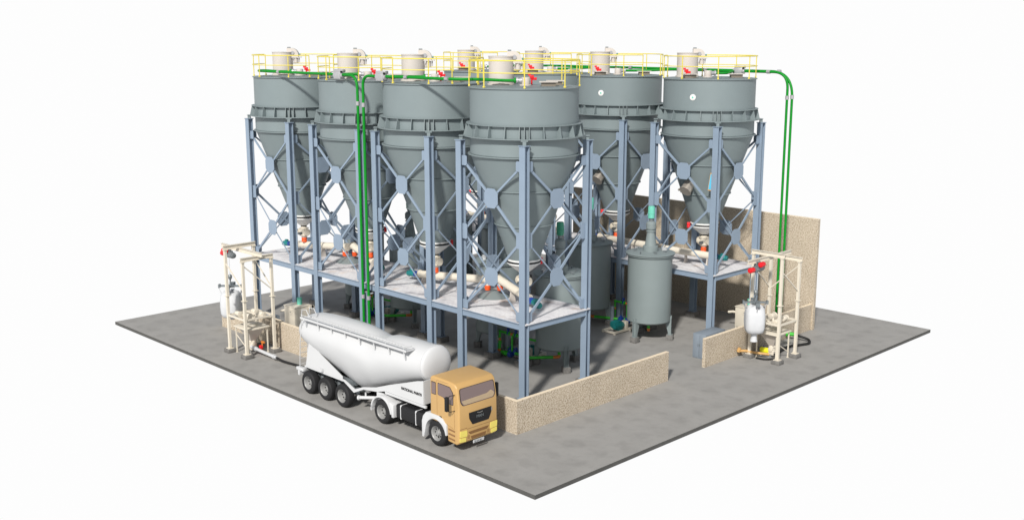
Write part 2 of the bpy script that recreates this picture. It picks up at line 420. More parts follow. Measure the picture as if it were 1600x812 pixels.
def make_silo(gap, rear):
    root = empty('storage_silo', (0, 0, Z0)); off = (0, 0, Z0)
    def B(mb, n, m, p=root, **k): return mb.build(n, m, p, off, **k)
    B(MB().lathe([(2.38, 10.78), (2.4, 10.80), (2.4, ZT-.05)], n=96), 'shell', 'silo')
    B(MB().lathe([(2.46, ZT-.055), (2.46, ZT-.02), (2.2, ZT), (0, ZT+.005)], n=96), 'roof', 'silo')
    B(MB().lathe([(2.47, 10.73), (2.50, 10.735), (2.50, 10.775), (2.39, 10.78)], n=96), 'flange_ring', 'silo')
    cone = MB().lathe([(.70, 5.99), (.72, 6.0), (2.385, 10.73)], n=96)
    for z in (9.24, 7.63):
        r = .72+(z-6)*(2.385-.72)/4.73
        cone.lathe([(r-.005, z-.03), (r+.055, z-.028), (r+.055, z+.012), (r-.02, z+.015)], n=96)
    B(cone, 'cone', 'silo')
    rg = MB().lathe([(2.39, 11.55), (2.70, 11.55), (2.70, 11.585), (2.39, 11.59)], n=96)
    rg.lathe([(2.39, 12.09), (2.575, 12.09), (2.575, 12.12), (2.39, 12.125)], n=96)
    for q in range(4):
        for da in (-4.6, 0, 4.6, 18.5, 36, 54, 71.5):
            a = radians(45+90*q+da); t = Vector((-sin(a), cos(a), 0))*.012; u = Vector((cos(a), sin(a), 0))
            pts = [u*2.395+Vector((0, 0, 11.585)), u*2.685+Vector((0, 0, 11.585)), u*2.56+Vector((0, 0, 12.09)), u*2.395+Vector((0, 0, 12.09))]
            rg.add([p+t for p in pts]+[p-t for p in pts], [(0, 1, 2, 3), (7, 6, 5, 4)]+[(i, 4+i, 4+(i+1) % 4, (i+1) % 4) for i in range(4)])
    B(rg, 'ring_girder', 'silo')
    for q in range(4):
        a = radians(45+90*q); c = (cos(a)*2.72, sin(a)*2.72)
        sp = MB().box((c[0], c[1], 11.53), (.34, .30, .035), rz=a); sp.box((cos(a)*2.80, sin(a)*2.80, 11.432), (.15, .15, .163), rz=a)
        B(sp, 'support_foot', 'silo')
    # bottom outlet
    B(MB().lathe([(.755, 5.918), (.755, 5.99), (.70, 5.995)], n=48), 'outlet_flange', 'white')
    B(MB().lathe([(.5, 5.835), (.768, 5.835), (.768, 5.915), (.5, 5.915)], n=48), 'outlet_gasket', 'black')
    B(MB().lathe([(.20, 5.33), (.22, 5.34), (.74, 5.76), (.755, 5.77), (.755, 5.832), (.5, 5.833)], n=48), 'outlet_hopper', 'white')
    B(MB().cyl((0, 0, 5.26), (0, 0, 5.34), .17, n=24), 'outlet_collar', 'black')
    rv = MB().lathe([(.12, 4.62), (.2, 4.72), (.27, 4.76), (.27, 4.80), (.22, 4.82), (.22, 5.12), (.27, 5.14), (.27, 5.18), (.16, 5.19), (.16, 5.26)], n=24)
    rv.cyl((-.34, 0, 4.95), (.34, 0, 4.95), .15, n=18)
    for x in (-.34, -.27, .27, .34): rv.cyl((x-.012, 0, 4.95), (x+.012, 0, 4.95), .2, n=18)
    B(rv, 'rotary_valve', 'cream')
    B(MB().cyl((.05, -.42, 4.9), (.05, -.2, 4.9), .07, n=12), 'valve_motor', 'dgrey')
    bl = MB().lathe([(.15, 4.38), (.16, 4.42), (.14, 4.46), (.16, 4.50), (.14, 4.54), (.16, 4.58), (.14, 4.62)], n=20)
    B(bl, 'outlet_bellows', 'orange')
    a = radians(215 if rear else 72)
    va = MB().box((.84*cos(a), .84*sin(a), 5.80), (.18, .16, .30), rz=a); va.cyl((.84*cos(a), .84*sin(a), 5.72), (.84*cos(a)+.15*cos(a+1.57), .84*sin(a)+.15*sin(a+1.57), 5.72), .07, n=10)
    B(va, 'vibrator', 'red', bevel=.02)
    # roof equipment
    tmp = dust_filter(root, -1.48, .02)
    def shift(o):
        if o.data: o.data.transform(Matrix.Translation((0, 0, -Z0)))
        for c in kids(o): shift(c)
    shift(tmp)
    railing(root, gap)
    sy = -1 if rear else 1
    # inlet box with grey coupling
    ix, iy = (-.12, .22) if not rear else (-.20, .10)
    ib = B(MB().cyl((ix, iy-.02, ZT), (ix, iy-.02, ZT+.05), .27, n=28).cyl((ix, iy, ZT+.05), (ix, iy, ZT+.36), .19, n=28), 'inlet_box', 'fcream', bevel=.015)
    d = Vector((-.7071, -.7071, 0)) if not rear else Vector((.7071, .7071, 0))
    c = Vector((ix, iy, ZT+.22))
    B(MB().cyl(c+d*.17, c+d*.33, .13, .10, 18).cyl(c+d*.33, c+d*.42, .14, n=18), 'inlet_coupling', 'grey', ib)
    def hatch(hx, hy, w=.62):
        hb = B(MB().box((hx, hy, ZT+.085), (w, w*.8, .17), rz=pi/4), 'hatch', 'brown')
        B(MB().box((hx, hy, ZT+.19), (w*1.3, w*1.1, .035), rz=pi/4), 'hatch_lid', 'fcream', hb)
    if rear: hatch(-.45, -1.15); hatch(1.0, .95, .6)
    else: hatch(.98, .5); hatch(.4, 1.55)
    rx, ry = (-.28, .75) if not rear else (-.75, -1.05)
    rd = MB().cyl((rx, ry, ZT), (rx, ry, ZT+.3), .04, n=10).box((rx, ry, ZT+.36), (.2, .12, .16), rz=pi/4)
    rd.box((rx+.09, ry+.09, ZT+.28), (.2, .1, .12), rz=pi/4).box((rx-.07, ry-.07, ZT+.46), (.13, .1, .1), rz=pi/4)
    B(rd, 'pressure_relief_valve', 'red', bevel=.015)
    if rear:
        u = Vector((.268, -.963, 0))
        p = u*2.40+Vector((0, 0, 12.77))
        lp = B(MB().cyl(p, p+u*.03, .155, n=28).cyl(p+u*.03, p+u*.05, .11, n=28), 'level_probe', 'white')
        B(MB().cyl(p+u*.05, p+u*.065, .05, n=16), 'probe_eye', 'tealb', lp)
    # slanted cylindrical nozzle on the cone
    a = radians(268) if rear else radians(92); u = Vector((cos(a), sin(a), 0)); zc = 8.2
    p = u*1.28+Vector((0, 0, zc+.05)); t = (u*.62+Vector((0, 0, -.55))).normalized()
    if True:
        nz = MB().cyl(p, p+t*.62, .30, n=28).cyl(p+t*.62, p+t*.65, .34, n=28)
        nz.cyl(p+t*.66+Vector((-.34, 0, .06)), p+t*.66+Vector((-.42, 0, .06)), .06, n=10)
        B(nz, 'air_nozzle', 'alu' if rear else 'silo')
    return root
GA = (0., .30); GB = (pi, .20)
groups = 'grey cone-bottomed storage silos in two rows'
protoF = make_silo([GA, GB], False)          # towers with openings to both neighbours
protoFend = make_silo([GB], False)
protoR = make_silo([GA, GB], True); protoRend = make_silo([GB], True)
protos = {(0, 0): protoFend, (1, 0): protoRend, (0, 1): protoF, (1, 1): protoR}
for row in (0, 1):
    for i in range(4):
        t = protos.get((row, i)) or copy_tree(protoF if row == 0 else protoR)
        x, y = twr(i, row); t.location = (x, y, Z0)
        tag(t, 'grey cone-bottomed silo with yellow railing '+names_row[row][i], 'silo', groups)
# level gauge board on the rightmost rear silo
x, y = twr(0, 1)
lg = empty('gauge_board', (x+1.27, y-1.30, 7.95)); tag(lg, 'narrow blue-faced board with tan edge on the cone of the rightmost rear silo', 'board')
MB().box((0, 0, .45), (.26, .035, .92), rz=.5, ry=.12).build('board_frame', 'brass', lg)
MB().box((.0, -.024, .45), (.19, .012, .80), rz=.5, ry=.12).build('board_face', 'skyblue', lg)

# ------------------------------------------------------------------ screw conveyors
def conveyor(p0, p1, side, label):
    """p0 = drive end, p1 = discharge end"""
    p0 = Vector(p0); p1 = Vector(p1); d = (p1-p0).normalized()
    root = empty('screw_conveyor', (p0.x, p0.y, DECK)); off = tuple(root.location)
    tag(root, label, 'screw conveyor', 'cream screw conveyors on the platforms')
    t = MB().cyl(p0+d*.7, p1, .19, n=28)
    for q in (.68, (p1-p0).length): t.cyl(p0+d*q, p0+d*(q+.03), .225, n=28)
    t.build('trough_tube', 'cream', root, off)
    MB().cyl(p0+d*.32, p0+d*.55, .15, n=16).box(p0+d*.44+Vector((0, 0, 0)), (.24, .26, .24), rz=atan2(d.y, d.x)).cyl(p0+d*.55, p0+d*.68, .08, n=12).build('gearbox', 'blue', root, off, bevel=.012)
    mo = MB().cyl(p0-d*.12, p0+d*.32, .15, n=20).cyl(p0-d*.2, p0-d*.12, .13, n=20).box(p0+d*.1+Vector((0, 0, .17)), (.2, .14, .12), rz=atan2(d.y, d.x))
    mo.build('drive_motor', 'teal', root, off, bevel=.01)
    L = (p1-p0).length
    for q in (.95, L*.62):
        c = p0+d*q; zt = c.z-.12; w = .19; n = Vector((-d.y, d.x, 0)).normalized()
        b = MB(); vs = []
        for s2 in (-1, 1):
            vs += [c+d*(s2*.03)+n*.09+Vector((0, 0, -.12)), c+d*(s2*.03)-n*.09+Vector((0, 0, -.12)),
                   Vector((c.x, c.y, DECK))+d.xy.to_3d()*(s2*.03)-n*.18, Vector((c.x, c.y, DECK))+d.xy.to_3d()*(s2*.03)+n*.18]
        b.add(vs, [(0, 1, 2, 3), (7, 6, 5, 4)]+[(i, 4+i, 4+(i+1) % 4, (i+1) % 4) for i in range(4)])
        b.build('saddle_support', 'fcream', root, off)
    e = p1-d*.2
    MB().cyl(e+Vector((0, 0, -.17)), e+Vector((0, 0, -.27)), .12, n=20).build('discharge_spout', 'cream', root, off)
    MB().cyl(e+Vector((0, 0, -.27)), e+Vector((0, 0, -.36)), .15, .14, 20).cyl(e+Vector((0, 0, -.36)), e+Vector((0, 0, -.5)), .15, .13, 20).build('discharge_bellows', 'orange', root, off)
    return root
def hopper(x, y, label):
    root = empty('weigh_hopper', (x, y, 2.3)); off = (x, y, 2.3)
    tag(root, label, 'hopper', 'conical hoppers let into the platforms')
    MB().lathe([(.74, DECK), (.78, DECK+.005), (.78, DECK+.03), (.73, DECK+.04), (.30, DECK+.27), (.0, DECK+.28)], (x, y), 48).build('lid', 'tank', root, off)
    MB().lathe([(.10, 2.3), (.10, 2.45), (.55, 3.05), (.70, 3.25), (.70, DECK-.05)], (x, y), 40).build('body', 'tank', root, off)
    return root
hop_lab = [['grey conical hopper lid in the front platform, behind the truck cab', 'grey conical hopper lid in the front platform, left of the green risers'],
           ['grey conical hopper in the rear platform, nearer the right bag station', 'grey conical hopper in the rear platform, far end']]
for row in (0, 1):
    for pr in (0, 1):
        rear_ = row == 1
        xa, ya = twr(pr*2, row); xb, yb = twr(pr*2+1, row); sg = 1 if row == 0 else -1
        hx, hy = (xa+xb)/2+.52, ya+sg*.55
        hopper(hx, hy, hop_lab[row][pr])
        na = 'cream screw conveyor under silo '
        conveyor((xa+(1.35 if rear_ else .88), ya, 4.20 if rear_ else 3.98), (hx+.27, hy, 4.30 if rear_ else 4.60), 1, na+names_row[row][pr*2])
        conveyor((xb-1.95, yb, 4.20 if rear_ else 4.02), (hx-.05, hy-sg*.15, 4.28 if rear_ else 4.50), -1, na+names_row[row][pr*2+1])

# ------------------------------------------------------------------ mixing tanks
def make_tank(motor='tealb'):
    root = empty('mixing_tank', (0, 0, 0))
    RT = 1.165
    MB().lathe([(.10, .72), (.16, .85), (.7, .93), (1.05, 1.0), (RT, 1.09), (RT, 4.58), (RT+.10, 4.59), (RT+.10, 4.63), (RT-.02, 4.64)], n=72).build('shell', 'tank', root)
    lid = MB().lathe([(RT+.10, 4.66), (RT+.13, 4.67), (RT+.13, 4.70), (RT+.03, 4.73), (0, 4.80)], n=72).build('lid', 'tank', root)
    for k in range(7):
        a = 2*pi*k/7+.3; r = .93 if k % 2 else .8
        b = MB().cyl((r*cos(a), r*sin(a), 4.74), (r*cos(a), r*sin(a), 4.83), .035, n=10).box((r*cos(a), r*sin(a), 4.84), (.22, .05, .04), rz=a+.6)
        b.build('lid_clamp', 'dgrey', lid)
    MB().cyl((.35, .72, 4.75), (.35, .72, 4.9), .13, n=20).cyl((-.55, .5, 4.75), (-.55, .5, 4.88), .1, n=18).box((.6, .45, 4.85), (.2, .1, .12)).build('lid_nozzle', 'galv', lid)
    ag = MB().lathe([(.40, 4.77), (.40, 5.03), (.37, 5.05), (.31, 5.06), (.195, 5.80), (.25, 5.81), (.25, 5.86), (.20, 5.88), (.20, 5.93), (.26, 5.96), (.26, 6.24), (.19, 6.33), (.10, 6.36)], n=36)
    ag.build('agitator_drive', 'tank', root)
    MB().cyl((0, 0, 6.36), (0, 0, 6.50), .11, n=16).box((0, 0, 6.44), (.26, .06, .1), rz=.8).build('shaft_coupling', 'dgrey', root)
    MB().lathe([(.13, 6.50), (.18, 6.52), (.18, 6.75), (.192, 6.76), (.192, 6.80), (.18, 6.81), (.18, 7.06), (.16, 7.14), (0, 7.16)], n=24).build('agitator_motor', motor, root)
    for deg in (-90, 30, 150):
        a = radians(deg); u = Vector((cos(a), sin(a), 0)); t = Vector((-sin(a), cos(a), 0))
        b = MB(); r0 = RT+.005
        # tapered channel leg: flat plate outside plus two webs
        for s2 in (-1, 1):
            pts = [u*(r0-.02)+Vector((0, 0, 1.32)), u*(r0+.05)+Vector((0, 0, 1.32)), u*(r0+.05)+Vector((0, 0, .32)), u*(r0-.08)+Vector((0, 0, .32)), u*(r0-.28)+Vector((0, 0, 1.0))]
            vs = [p+t*(s2*.10+.01) for p in pts]+[p+t*(s2*.10-.01) for p in pts]
            b.add(vs, [(0, 1, 2, 3, 4), (9, 8, 7, 6, 5)]+[(i, 5+i, 5+(i+1) % 5, (i+1) % 5) for i in range(5)])
        b.box(u*(r0-.06)+Vector((0, 0, .75)), (.012, .18, .84), rz=a)
        b.box(u*(r0-.02)+Vector((0, 0, .31)), (.26, .26, .02), rz=a)
        lg_ = b.build('leg', 'tank', root)
        MB().box(u*(r0-.02)+Vector((0, 0, .15)), (.36, .36, .298), rz=a).build('footing', 'foot', lg_, bevel=.01)
    return root
tkp = make_tank('tealb'); tkg = make_tank('tealg')
tank_lab = {(0, 0): 'grey mixing tank with dark green motor, behind the near-corner tower', (0, 1): 'grey mixing tank under the front silos, left of the near-corner tower base',
            (0, 2): 'grey mixing tank behind the twin green risers', (0, 3): 'grey mixing tank farthest left, behind the left cream cabinet',
            (1, 0): 'grey mixing tank with pale teal motor standing clear in the aisle by the tall wall', (1, 1): 'grey mixing tank in the rear aisle row, just left of the one standing clear',
            (1, 2): 'grey mixing tank in the rear aisle row seen past the near-corner silo', (1, 3): 'grey mixing tank farthest back in the aisle'}
for row in (0, 1):
    for i, tx in enumerate((-2.70, -6.93, -14.05, -18.3)):
        if row == 0: t = tkg if i == 0 else copy_tree(tkg)
        else: t = tkp if i == 0 else copy_tree(tkp)
        t.location = (tx, 5.48 if row == 0 else 12.48, 0); t.rotation_euler = (0, 0, pi if row == 0 else 0)
        tag(t, tank_lab[(row, i)], 'mixing tank', 'grey agitator mixing tanks in the aisle')

# ------------------------------------------------------------------ pump skids under the platforms
def make_skid():
    """authored in world coords of the near-corner group, origin (-4.8,5,0)"""
    root = empty('pump_skid', (0, 0, 0)); off = (-4.8, 5.0, 0)
    fr = MB()
    for y in (4.95, 5.6, 6.27): fr.bar((-5.2, y, .10), (-4.39, y, .10), .09, .10)
    for x in (-5.2, -4.39): fr.bar((x, 4.90, .105), (x, 6.32, .105), .09, .11)
    for x in (-5.2, -4.39):
        for y in (4.98, 6.25): fr.box((x, y, .025), (.1, .1, .05))
    fr.build('skid_frame', 'cream', root, off)
    MB().box((-4.52, 5.22, .37), (.30, .22, .42)).build('control_box', 'cream', root, off, bevel=.015)
    MB().cyl((-4.62, 5.35, .36), (-4.62, 5.95, .36), .19, n=24).cyl((-4.62, 5.95, .36), (-4.62, 6.05, .36), .15, n=24).box((-4.62, 5.65, .58), (.18, .22, .14)).box((-4.62, 5.65, .2), (.3, .4, .12)).build('pump_motor', 'teal', root, off, bevel=.012)
    MB().cyl((-4.98, 5.3, .36), (-4.98, 5.7, .36), .22, n=24).cyl((-4.9, 5.5, .36), (-4.6, 5.5, .36), .12, n=16).build('pump_casing', 'teal', root, off, bevel=.012)
    # green pipework
    def gp(pts, r=.055, R=.15, nm='pipe'): MB().tube(bend(pts, R), r, 12).build(nm, 'lgreen', root, off)
    gp([(-2.85, 5.25, .45), (-3.60, 4.35, .45), (-3.95, 4.45, .45), (-4.75, 4.5, .40)], .075)
    gp([(-2.70, 5.48, .78), (-2.70, 5.48, .55)], .075)
    MB().tube(bend([(-2.70, 5.48, .56), (-2.70, 5.48, .45), (-2.87, 5.23, .45)], .14), .082, 12).build('elbow', 'copper', root, off)
    gp([(-6.90, 5.48, .78), (-6.90, 5.48, .55)], .075)
    gp([(-6.65, 5.35, .45), (-5.4, 4.75, .42), (-5.1, 4.5, .40)], .075)
    MB().tube(bend([(-6.90, 5.48, .56), (-6.90, 5.48, .45), (-6.64, 5.34, .45)], .14), .082, 12).build('elbow', 'copper', root, off)
    gp([(-5.90, 4.5, 1.33), (-3.45, 4.5, 1.33), (-3.3, 4.6, 1.33), (-3.05, 4.75, 1.33)], .055)
    gp([(-4.98, 4.5, .45), (-4.98, 4.5, 1.30)], .05)
    gp([(-5.86, 4.5, 1.28), (-5.86, 4.5, .98)], .05); gp([(-5.86, 4.5, .86), (-5.90, 4.5, .38)], .075)
    MB().cyl((-5.86, 4.5, .98), (-5.86, 4.5, .86), .055, n=12).build('reducer', 'copper', root, off)
    gp([(-5.78, 4.5, .27), (-5.25, 4.5, .27)], .09)
    MB().tube(bend([(-5.90, 4.5, .42), (-5.90, 4.5, .27), (-5.76, 4.5, .27)], .13), .092, 12).build('elbow', 'copper', root, off)
    MB().cyl((-5.06, 4.5, 1.33), (-4.90, 4.5, 1.33), .07, n=12).build('tee', 'copper', root, off)
    for x in (-5.32, -5.18, -4.78, -4.64, -5.5, -5.35): MB().cyl((x-.012, 4.5, 1.33 if x > -5.4 and x != -5.35 else .27), (x+.012, 4.5, 1.33 if x > -5.4 and x != -5.35 else .27), .10 if x > -5.34 else .13, n=16).build('pipe_flange', 'lgreen', root, off)
    for x in (-5.25, -4.71):
        MB().cyl((x, 4.5, 1.33), (x, 4.5, 1.56), .055, n=12).cyl((x, 4.5, 1.50), (x, 4.5, 1.60), .08, n=12).cyl((x-.06, 4.5, 1.33), (x+.06, 4.5, 1.33), .075, n=14).build('header_valve', 'blue', root, off, bevel=.008)
    for (x, y, z) in ((-5.05, 4.46, .30), (-4.80, 4.62, .42), (-5.25, 4.7, .42)):
        MB().cyl((x-.10, y, z), (x+.10, y, z), .15, n=18).cyl((x, y-.14, z), (x, y+.14, z), .13, n=18).cyl((x, y, z), (x, y, z+.24), .06, n=12).build('diaphragm_valve', 'blue', root, off, bevel=.01)
    # dosing motor by the column foot
    MB().cyl((-6.42, 4.42, .78), (-6.22, 4.50, .64), .13, n=18).build('dosing_motor', 'blue', root, off, bevel=.01)
    MB().lathe([(0, .36), (.12, .40), (.17, .52), (.12, .64), (0, .68)], (-6.06, 4.52), 20).build('dosing_head', 'tealb', root, off)
    MB().tube(bend([(-6.6, 4.5, .98), (-6.3, 4.5, 1.0), (-6.0, 4.6, .82)], .1), .04, 10).build('dosing_hose', 'cream', root, off)
    MB().cyl((-5.72, 4.9, .1), (-5.72, 4.9, 1.15), .12, n=18).build('standpipe', 'cabinet', root, off)
    MB().box((-5.72, 4.9, .055), (.34, .34, .11)).build('skid_footing', 'foot', root, off)
    return root
sk = make_skid()
lab = {(0, 0): 'green pipework with blue valves and teal pump under the near-corner platform', (0, 1): 'green pipework and teal pump under the platform behind the tanker body',
       (1, 0): 'teal pump on cream skid frame beside the clear-standing mixing tank', (1, 1): 'green pipework and teal pump at the far end of the aisle'}
for row in (0, 1):
    for i, dx in enumerate((0, -11.37)):
        t = sk if (row, i) == (0, 0) else copy_tree(sk)
        t.location = (-4.8+dx, 5.0 if row == 0 else 17.96-5.0, 0)
        if row: t.scale = (1, -1, 1)
        tag(t, lab[(row, i)], 'pump unit', 'pump skids with green pipework')

# ------------------------------------------------------------------ long green conveying pipes
def couplings(root, pts, off):
    for p, d in pts:
        p = Vector(p); d = Vector(d).normalized()
        MB().cyl(p-d*.10, p+d*.10, .095, n=16).build('coupling', 'grey', root, off)
def diverter(root, c, off):
    c = Vector(c)
    b = MB().box(c+Vector((0, 0, -.02)), (.42, .36, .34), rz=.3).box(c+Vector((.05, 0, .20)), (.56, .26, .14), rz=.3).cyl(c+Vector((-.34, -.02, -.02)), c+Vector((-.2, 0, -.02)), .14, n=16).cyl(c+Vector((.2, 0, -.02)), c+Vector((.34, .02, -.02)), .14, n=16)
    o = b.build('diverter_valve', 'grey', root, off, bevel=.02)
    MB().cyl(c+Vector((.30, -.1, .16)), c+Vector((.36, -.1, .16)), .05, n=14).build('diverter_cap', 'black', o, off)
PR = .068; PZ = 13.98
# left riser serves silos 1 and 2, right riser silos 3 and 4
x1, y1 = twr(3, 0); x2, y2 = twr(2, 0); x3, y3 = twr(1, 0); x4, y4 = twr(0, 0)
def inl(x, y, rear=False):
    ix, iy = (-.12, .22) if not rear else (-.20, .10); d = -.7071*.42 if not rear else .7071*.42
    return Vector((x+ix+d, y+iy+d, ZT+.22))
YR = -.30
r1 = empty('conveying_pipe', (-10.72, YR, 0)); o1 = tuple(r1.location)
tag(r1, 'dark green riser pipe, left of the front pair, curving left to the two far silos', 'pipe', 'dark green conveying pipes')
MB().tube(bend([(-10.72, YR, .12), (-10.72, YR, PZ), (-12.1, YR+.1, PZ)], 1.25, 14), PR, 14).build('riser', 'green', r1, o1)
diverter(r1, (-12.35, YR+.12, PZ-.02), o1)
MB().tube(bend([(-12.65, YR+.15, PZ), (x1+.5, YR+.22, PZ), (x1-.9, YR+.45, PZ), (x1-1.1, YR+1.1, PZ), tuple(inl(x1, y1)-Vector((.5, .5, 0))), tuple(inl(x1, y1))], .6, 8), PR, 14).build('branch', 'green', r1, o1)
MB().tube(bend([(-12.1, YR+.25, PZ-.04), (-12.0, YR+.7, PZ-.04), tuple(inl(x2, y2)-Vector((.6, .6, 0))), tuple(inl(x2, y2))], .4, 8), PR+.01, 14).build('branch', 'green', r1, o1)
couplings(r1, [((-10.72, YR, 12.65), (0, 0, 1)), ((-10.72, YR, 3.1), (0, 0, 1)), ((x1+1.6, YR+.20, PZ), (1, 0, 0))], o1)
r2 = empty('conveying_pipe', (-10.27, YR, 0)); o2 = tuple(r2.location)
tag(r2, 'dark green riser pipe, right of the front pair, curving right to the two near silos', 'pipe', 'dark green conveying pipes')
MB().tube(bend([(-10.27, YR, .12), (-10.27, YR, PZ), (-9.25, YR+.05, PZ)], .9, 14), PR, 14).build('riser', 'green', r2, o2)
diverter(r2, (-8.95, YR+.1, PZ-.02), o2)
MB().tube(bend([(-8.6, YR+.12, PZ), (x3+.5, YR+.18, PZ), (x4-2.3, YR+.2, PZ), (x4-1.4, YR+1.3, PZ-.02), tuple(inl(x4, y4)-Vector((.4, .4, 0))), tuple(inl(x4, y4))], .8, 10), PR, 14).build('branch', 'green', r2, o2)
MB().tube(bend([(-8.6, YR+.28, PZ-.02), (x3-.7, YR+1.05, PZ-.03), tuple(inl(x3, y3)-Vector((.35, .35, 0))), tuple(inl(x3, y3))], .4, 8), PR+.008, 14).build('branch', 'green', r2, o2)
couplings(r2, [((-10.27, YR, 12.6), (0, 0, 1)), ((-10.27, YR, 3.1), (0, 0, 1)), ((-7.2, YR+.16, PZ), (1, 0, 0)), ((x4-2.6, YR+.22, PZ), (1, 0, 0))], o2)
for rt in (r1, r2):
    MB().box((rt.location.x, -.16, 3.30), (.05, .26, .05)).build('pipe_bracket', 'galv', rt, tuple(rt.location))
    p = inl(x4, y4)
for (rt, ot, lst) in ((r1, o1, ((x1, y1), (x2, y2))), (r2, o2, ((x3, y3), (x4, y4)))):
    for xx, yy in lst:
        p = inl(xx, yy); d = Vector((.7071, .7071, 0)); MB().cyl(p-d*.10, p-d*.02, .13, n=16).build('end_flange', 'green', rt, ot)
# rear pair
YB = 18.27; XB = 1.48
xa, ya = twr(0, 1); xb, yb = twr(1, 1); xc, yc = twr(2, 1); xd, yd = twr(3, 1)
r3 = empty('conveying_pipe', (XB, YB, 1.1)); o3 = tuple(r3.location)
tag(r3, 'dark green riser pipe behind the right bag station, left one of the rear pair', 'pipe', 'dark green conveying pipes')
MB().tube(bend([(XB, YB, 1.15), (XB, YB, PZ), (-.3, YB, PZ), (-1.2, YB, PZ)], 1.3, 14), PR, 14).build('riser', 'green', r3, o3)
diverter(r3, (-1.5, YB-.05, PZ+.02), o3)
MB().tube(bend([(-1.8, YB-.12, PZ), tuple(inl(xa, ya, True)+Vector((.45, .45, 0))), tuple(inl(xa, ya, True))], .4), PR, 14).build('branch', 'green', r3, o3)
MB().tube(bend([(-1.8, YB+.02, PZ), (xb+2.0, YB-.05, PZ), tuple(inl(xb, yb, True)+Vector((.8, .8, 0))), tuple(inl(xb, yb, True))], .7), PR, 14).build('branch', 'green', r3, o3)
couplings(r3, [((XB, YB, 12.68), (0, 0, 1)), ((.3, YB, PZ), (1, 0, 0)), ((-3.7, YB, PZ), (1, 0, 0))], o3)
MB().cyl((XB, YB, .0), (XB, YB, 1.15), .06, n=14).build('stub', 'galv', r3, o3)
r4 = empty('conveying_pipe', (XB+.22, YB+.12, 0)); o4 = tuple(r4.location)
tag(r4, 'dark green riser pipe behind the right bag station, right one of the rear pair', 'pipe', 'dark green conveying pipes')
MB().tube(bend([(XB+.22, YB+.12, .1), (XB+.22, YB+.12, PZ+.03), (-6.2, YB+.22, PZ+.03), (xc+2.2, YB+.2, PZ+.03), (xc-2, YB+.2, PZ+.03), (xd+1.0, YB-.8, PZ), tuple(inl(xd, yd, True))], 1.35, 14), PR, 14).build('riser', 'green', r4, o4)
MB().tube(bend([(xc+1.6, YB+.15, PZ), tuple(inl(xc, yc, True)+Vector((.5, .5, 0))), tuple(inl(xc, yc, True))], .4), PR, 14).build('branch', 'green', r4, o4)
couplings(r4, [((XB+.22, YB+.12, 12.72), (0, 0, 1)), ((.85, YB+.13, PZ+.03), (1, 0, 0)), ((-9.2, YB+.2, PZ+.03), (1, 0, 0))], o4)

# ------------------------------------------------------------------ bag stations
def make_station():
    """local: centre of the four posts; bag hangs on the -X side"""
    root = empty('bag_station', (0, 0, 0)); q = .81
    for sx in (-1, 1):
        for sy in (-1, 1):
            ht = 5.33 if sx < 0 else 4.93
            b = MB().box((sx*q, sy*q, .2+(ht-.2)/2), (.13, .13, ht-.2))
            b.box((sx*q, sy*q, 2.95), (.24, .24, .03)).box((sx*q, sy*q, ht-.02), (.2, .2, .03)).box((sx*q, sy*q, .215), (.30, .30, .03))
            for a in (0, 1):
                b.bar((sx*q-.0, sy*q, .6), (sx*q+(-.12 if a == 0 else .0), sy*q+(.12 if a else 0), .23), .03, .05)
            c = b.build('post', 'cream', root)
            MB().box((sx*q, sy*q, .10), (.46, .46, .2)).build('footing', 'foot', c, bevel=.01)
    for sx in (-1, 1):
        MB().ibeam((sx*q, -q-.12, 5.23-sx*.2), (sx*q, q+.12, 5.23-sx*.2), .14, .20, t=.02, tw=.02, webdir=(0, 0, 1)).build('cross_beam', 'cream', root)
    MB().ibeam((-2.55, 0, 5.23), (1.3, 0, 5.23), .13, .2, t=.02, tw=.02, webdir=(0, 0, 1)).build('runway_beam', 'cream', root)
    for a, b_ in (((q, -q, 4.75), (q, q, 3.3)), ((-q, -q, 4.65), (q, -q, 3.4)), ((-q, q, 4.7), (q, q, 3.35))):
        MB().bar(a, b_, .05, .05).build('brace', 'cream', root)
    for a, b_ in (((-q, -q, 1.95), (q, -q, 1.95)), ((-q, q, 1.95), (q, q, 1.95)), ((-q, -q, 1.95), (-q, q, 1.95)), ((q, q, 1.95), (q, -q, 1.95)), ((-q, .25, 1.97), (q, .25, 1.97)), ((-q, -.3, 1.97), (q, -.3, 1.97))):
        MB().bar(a, b_, .08, .09).build('rail', 'cream', root)
    pm = MB()
    for (x, y) in ((-.45, -.45), (.4, -.35), (.45, .35), (-.3, .4)):
        pm.cyl((x-.16, y, 2.02), (x+.16, y, 2.02), .13, n=16).cyl((x+.16, y, 2.02), (x+.20, y, 2.02), .16, n=16).bar((x, y, 2.02), (x*.3, y*.3, 1.8), .09, .09)
    pm.box((0, 0, 1.78), (.7, .14, .08)).box((0, 0, 1.80), (.14, .75, .08))
    pm.build('massage_cylinders', 'cream', root, bevel=.01)
    return root
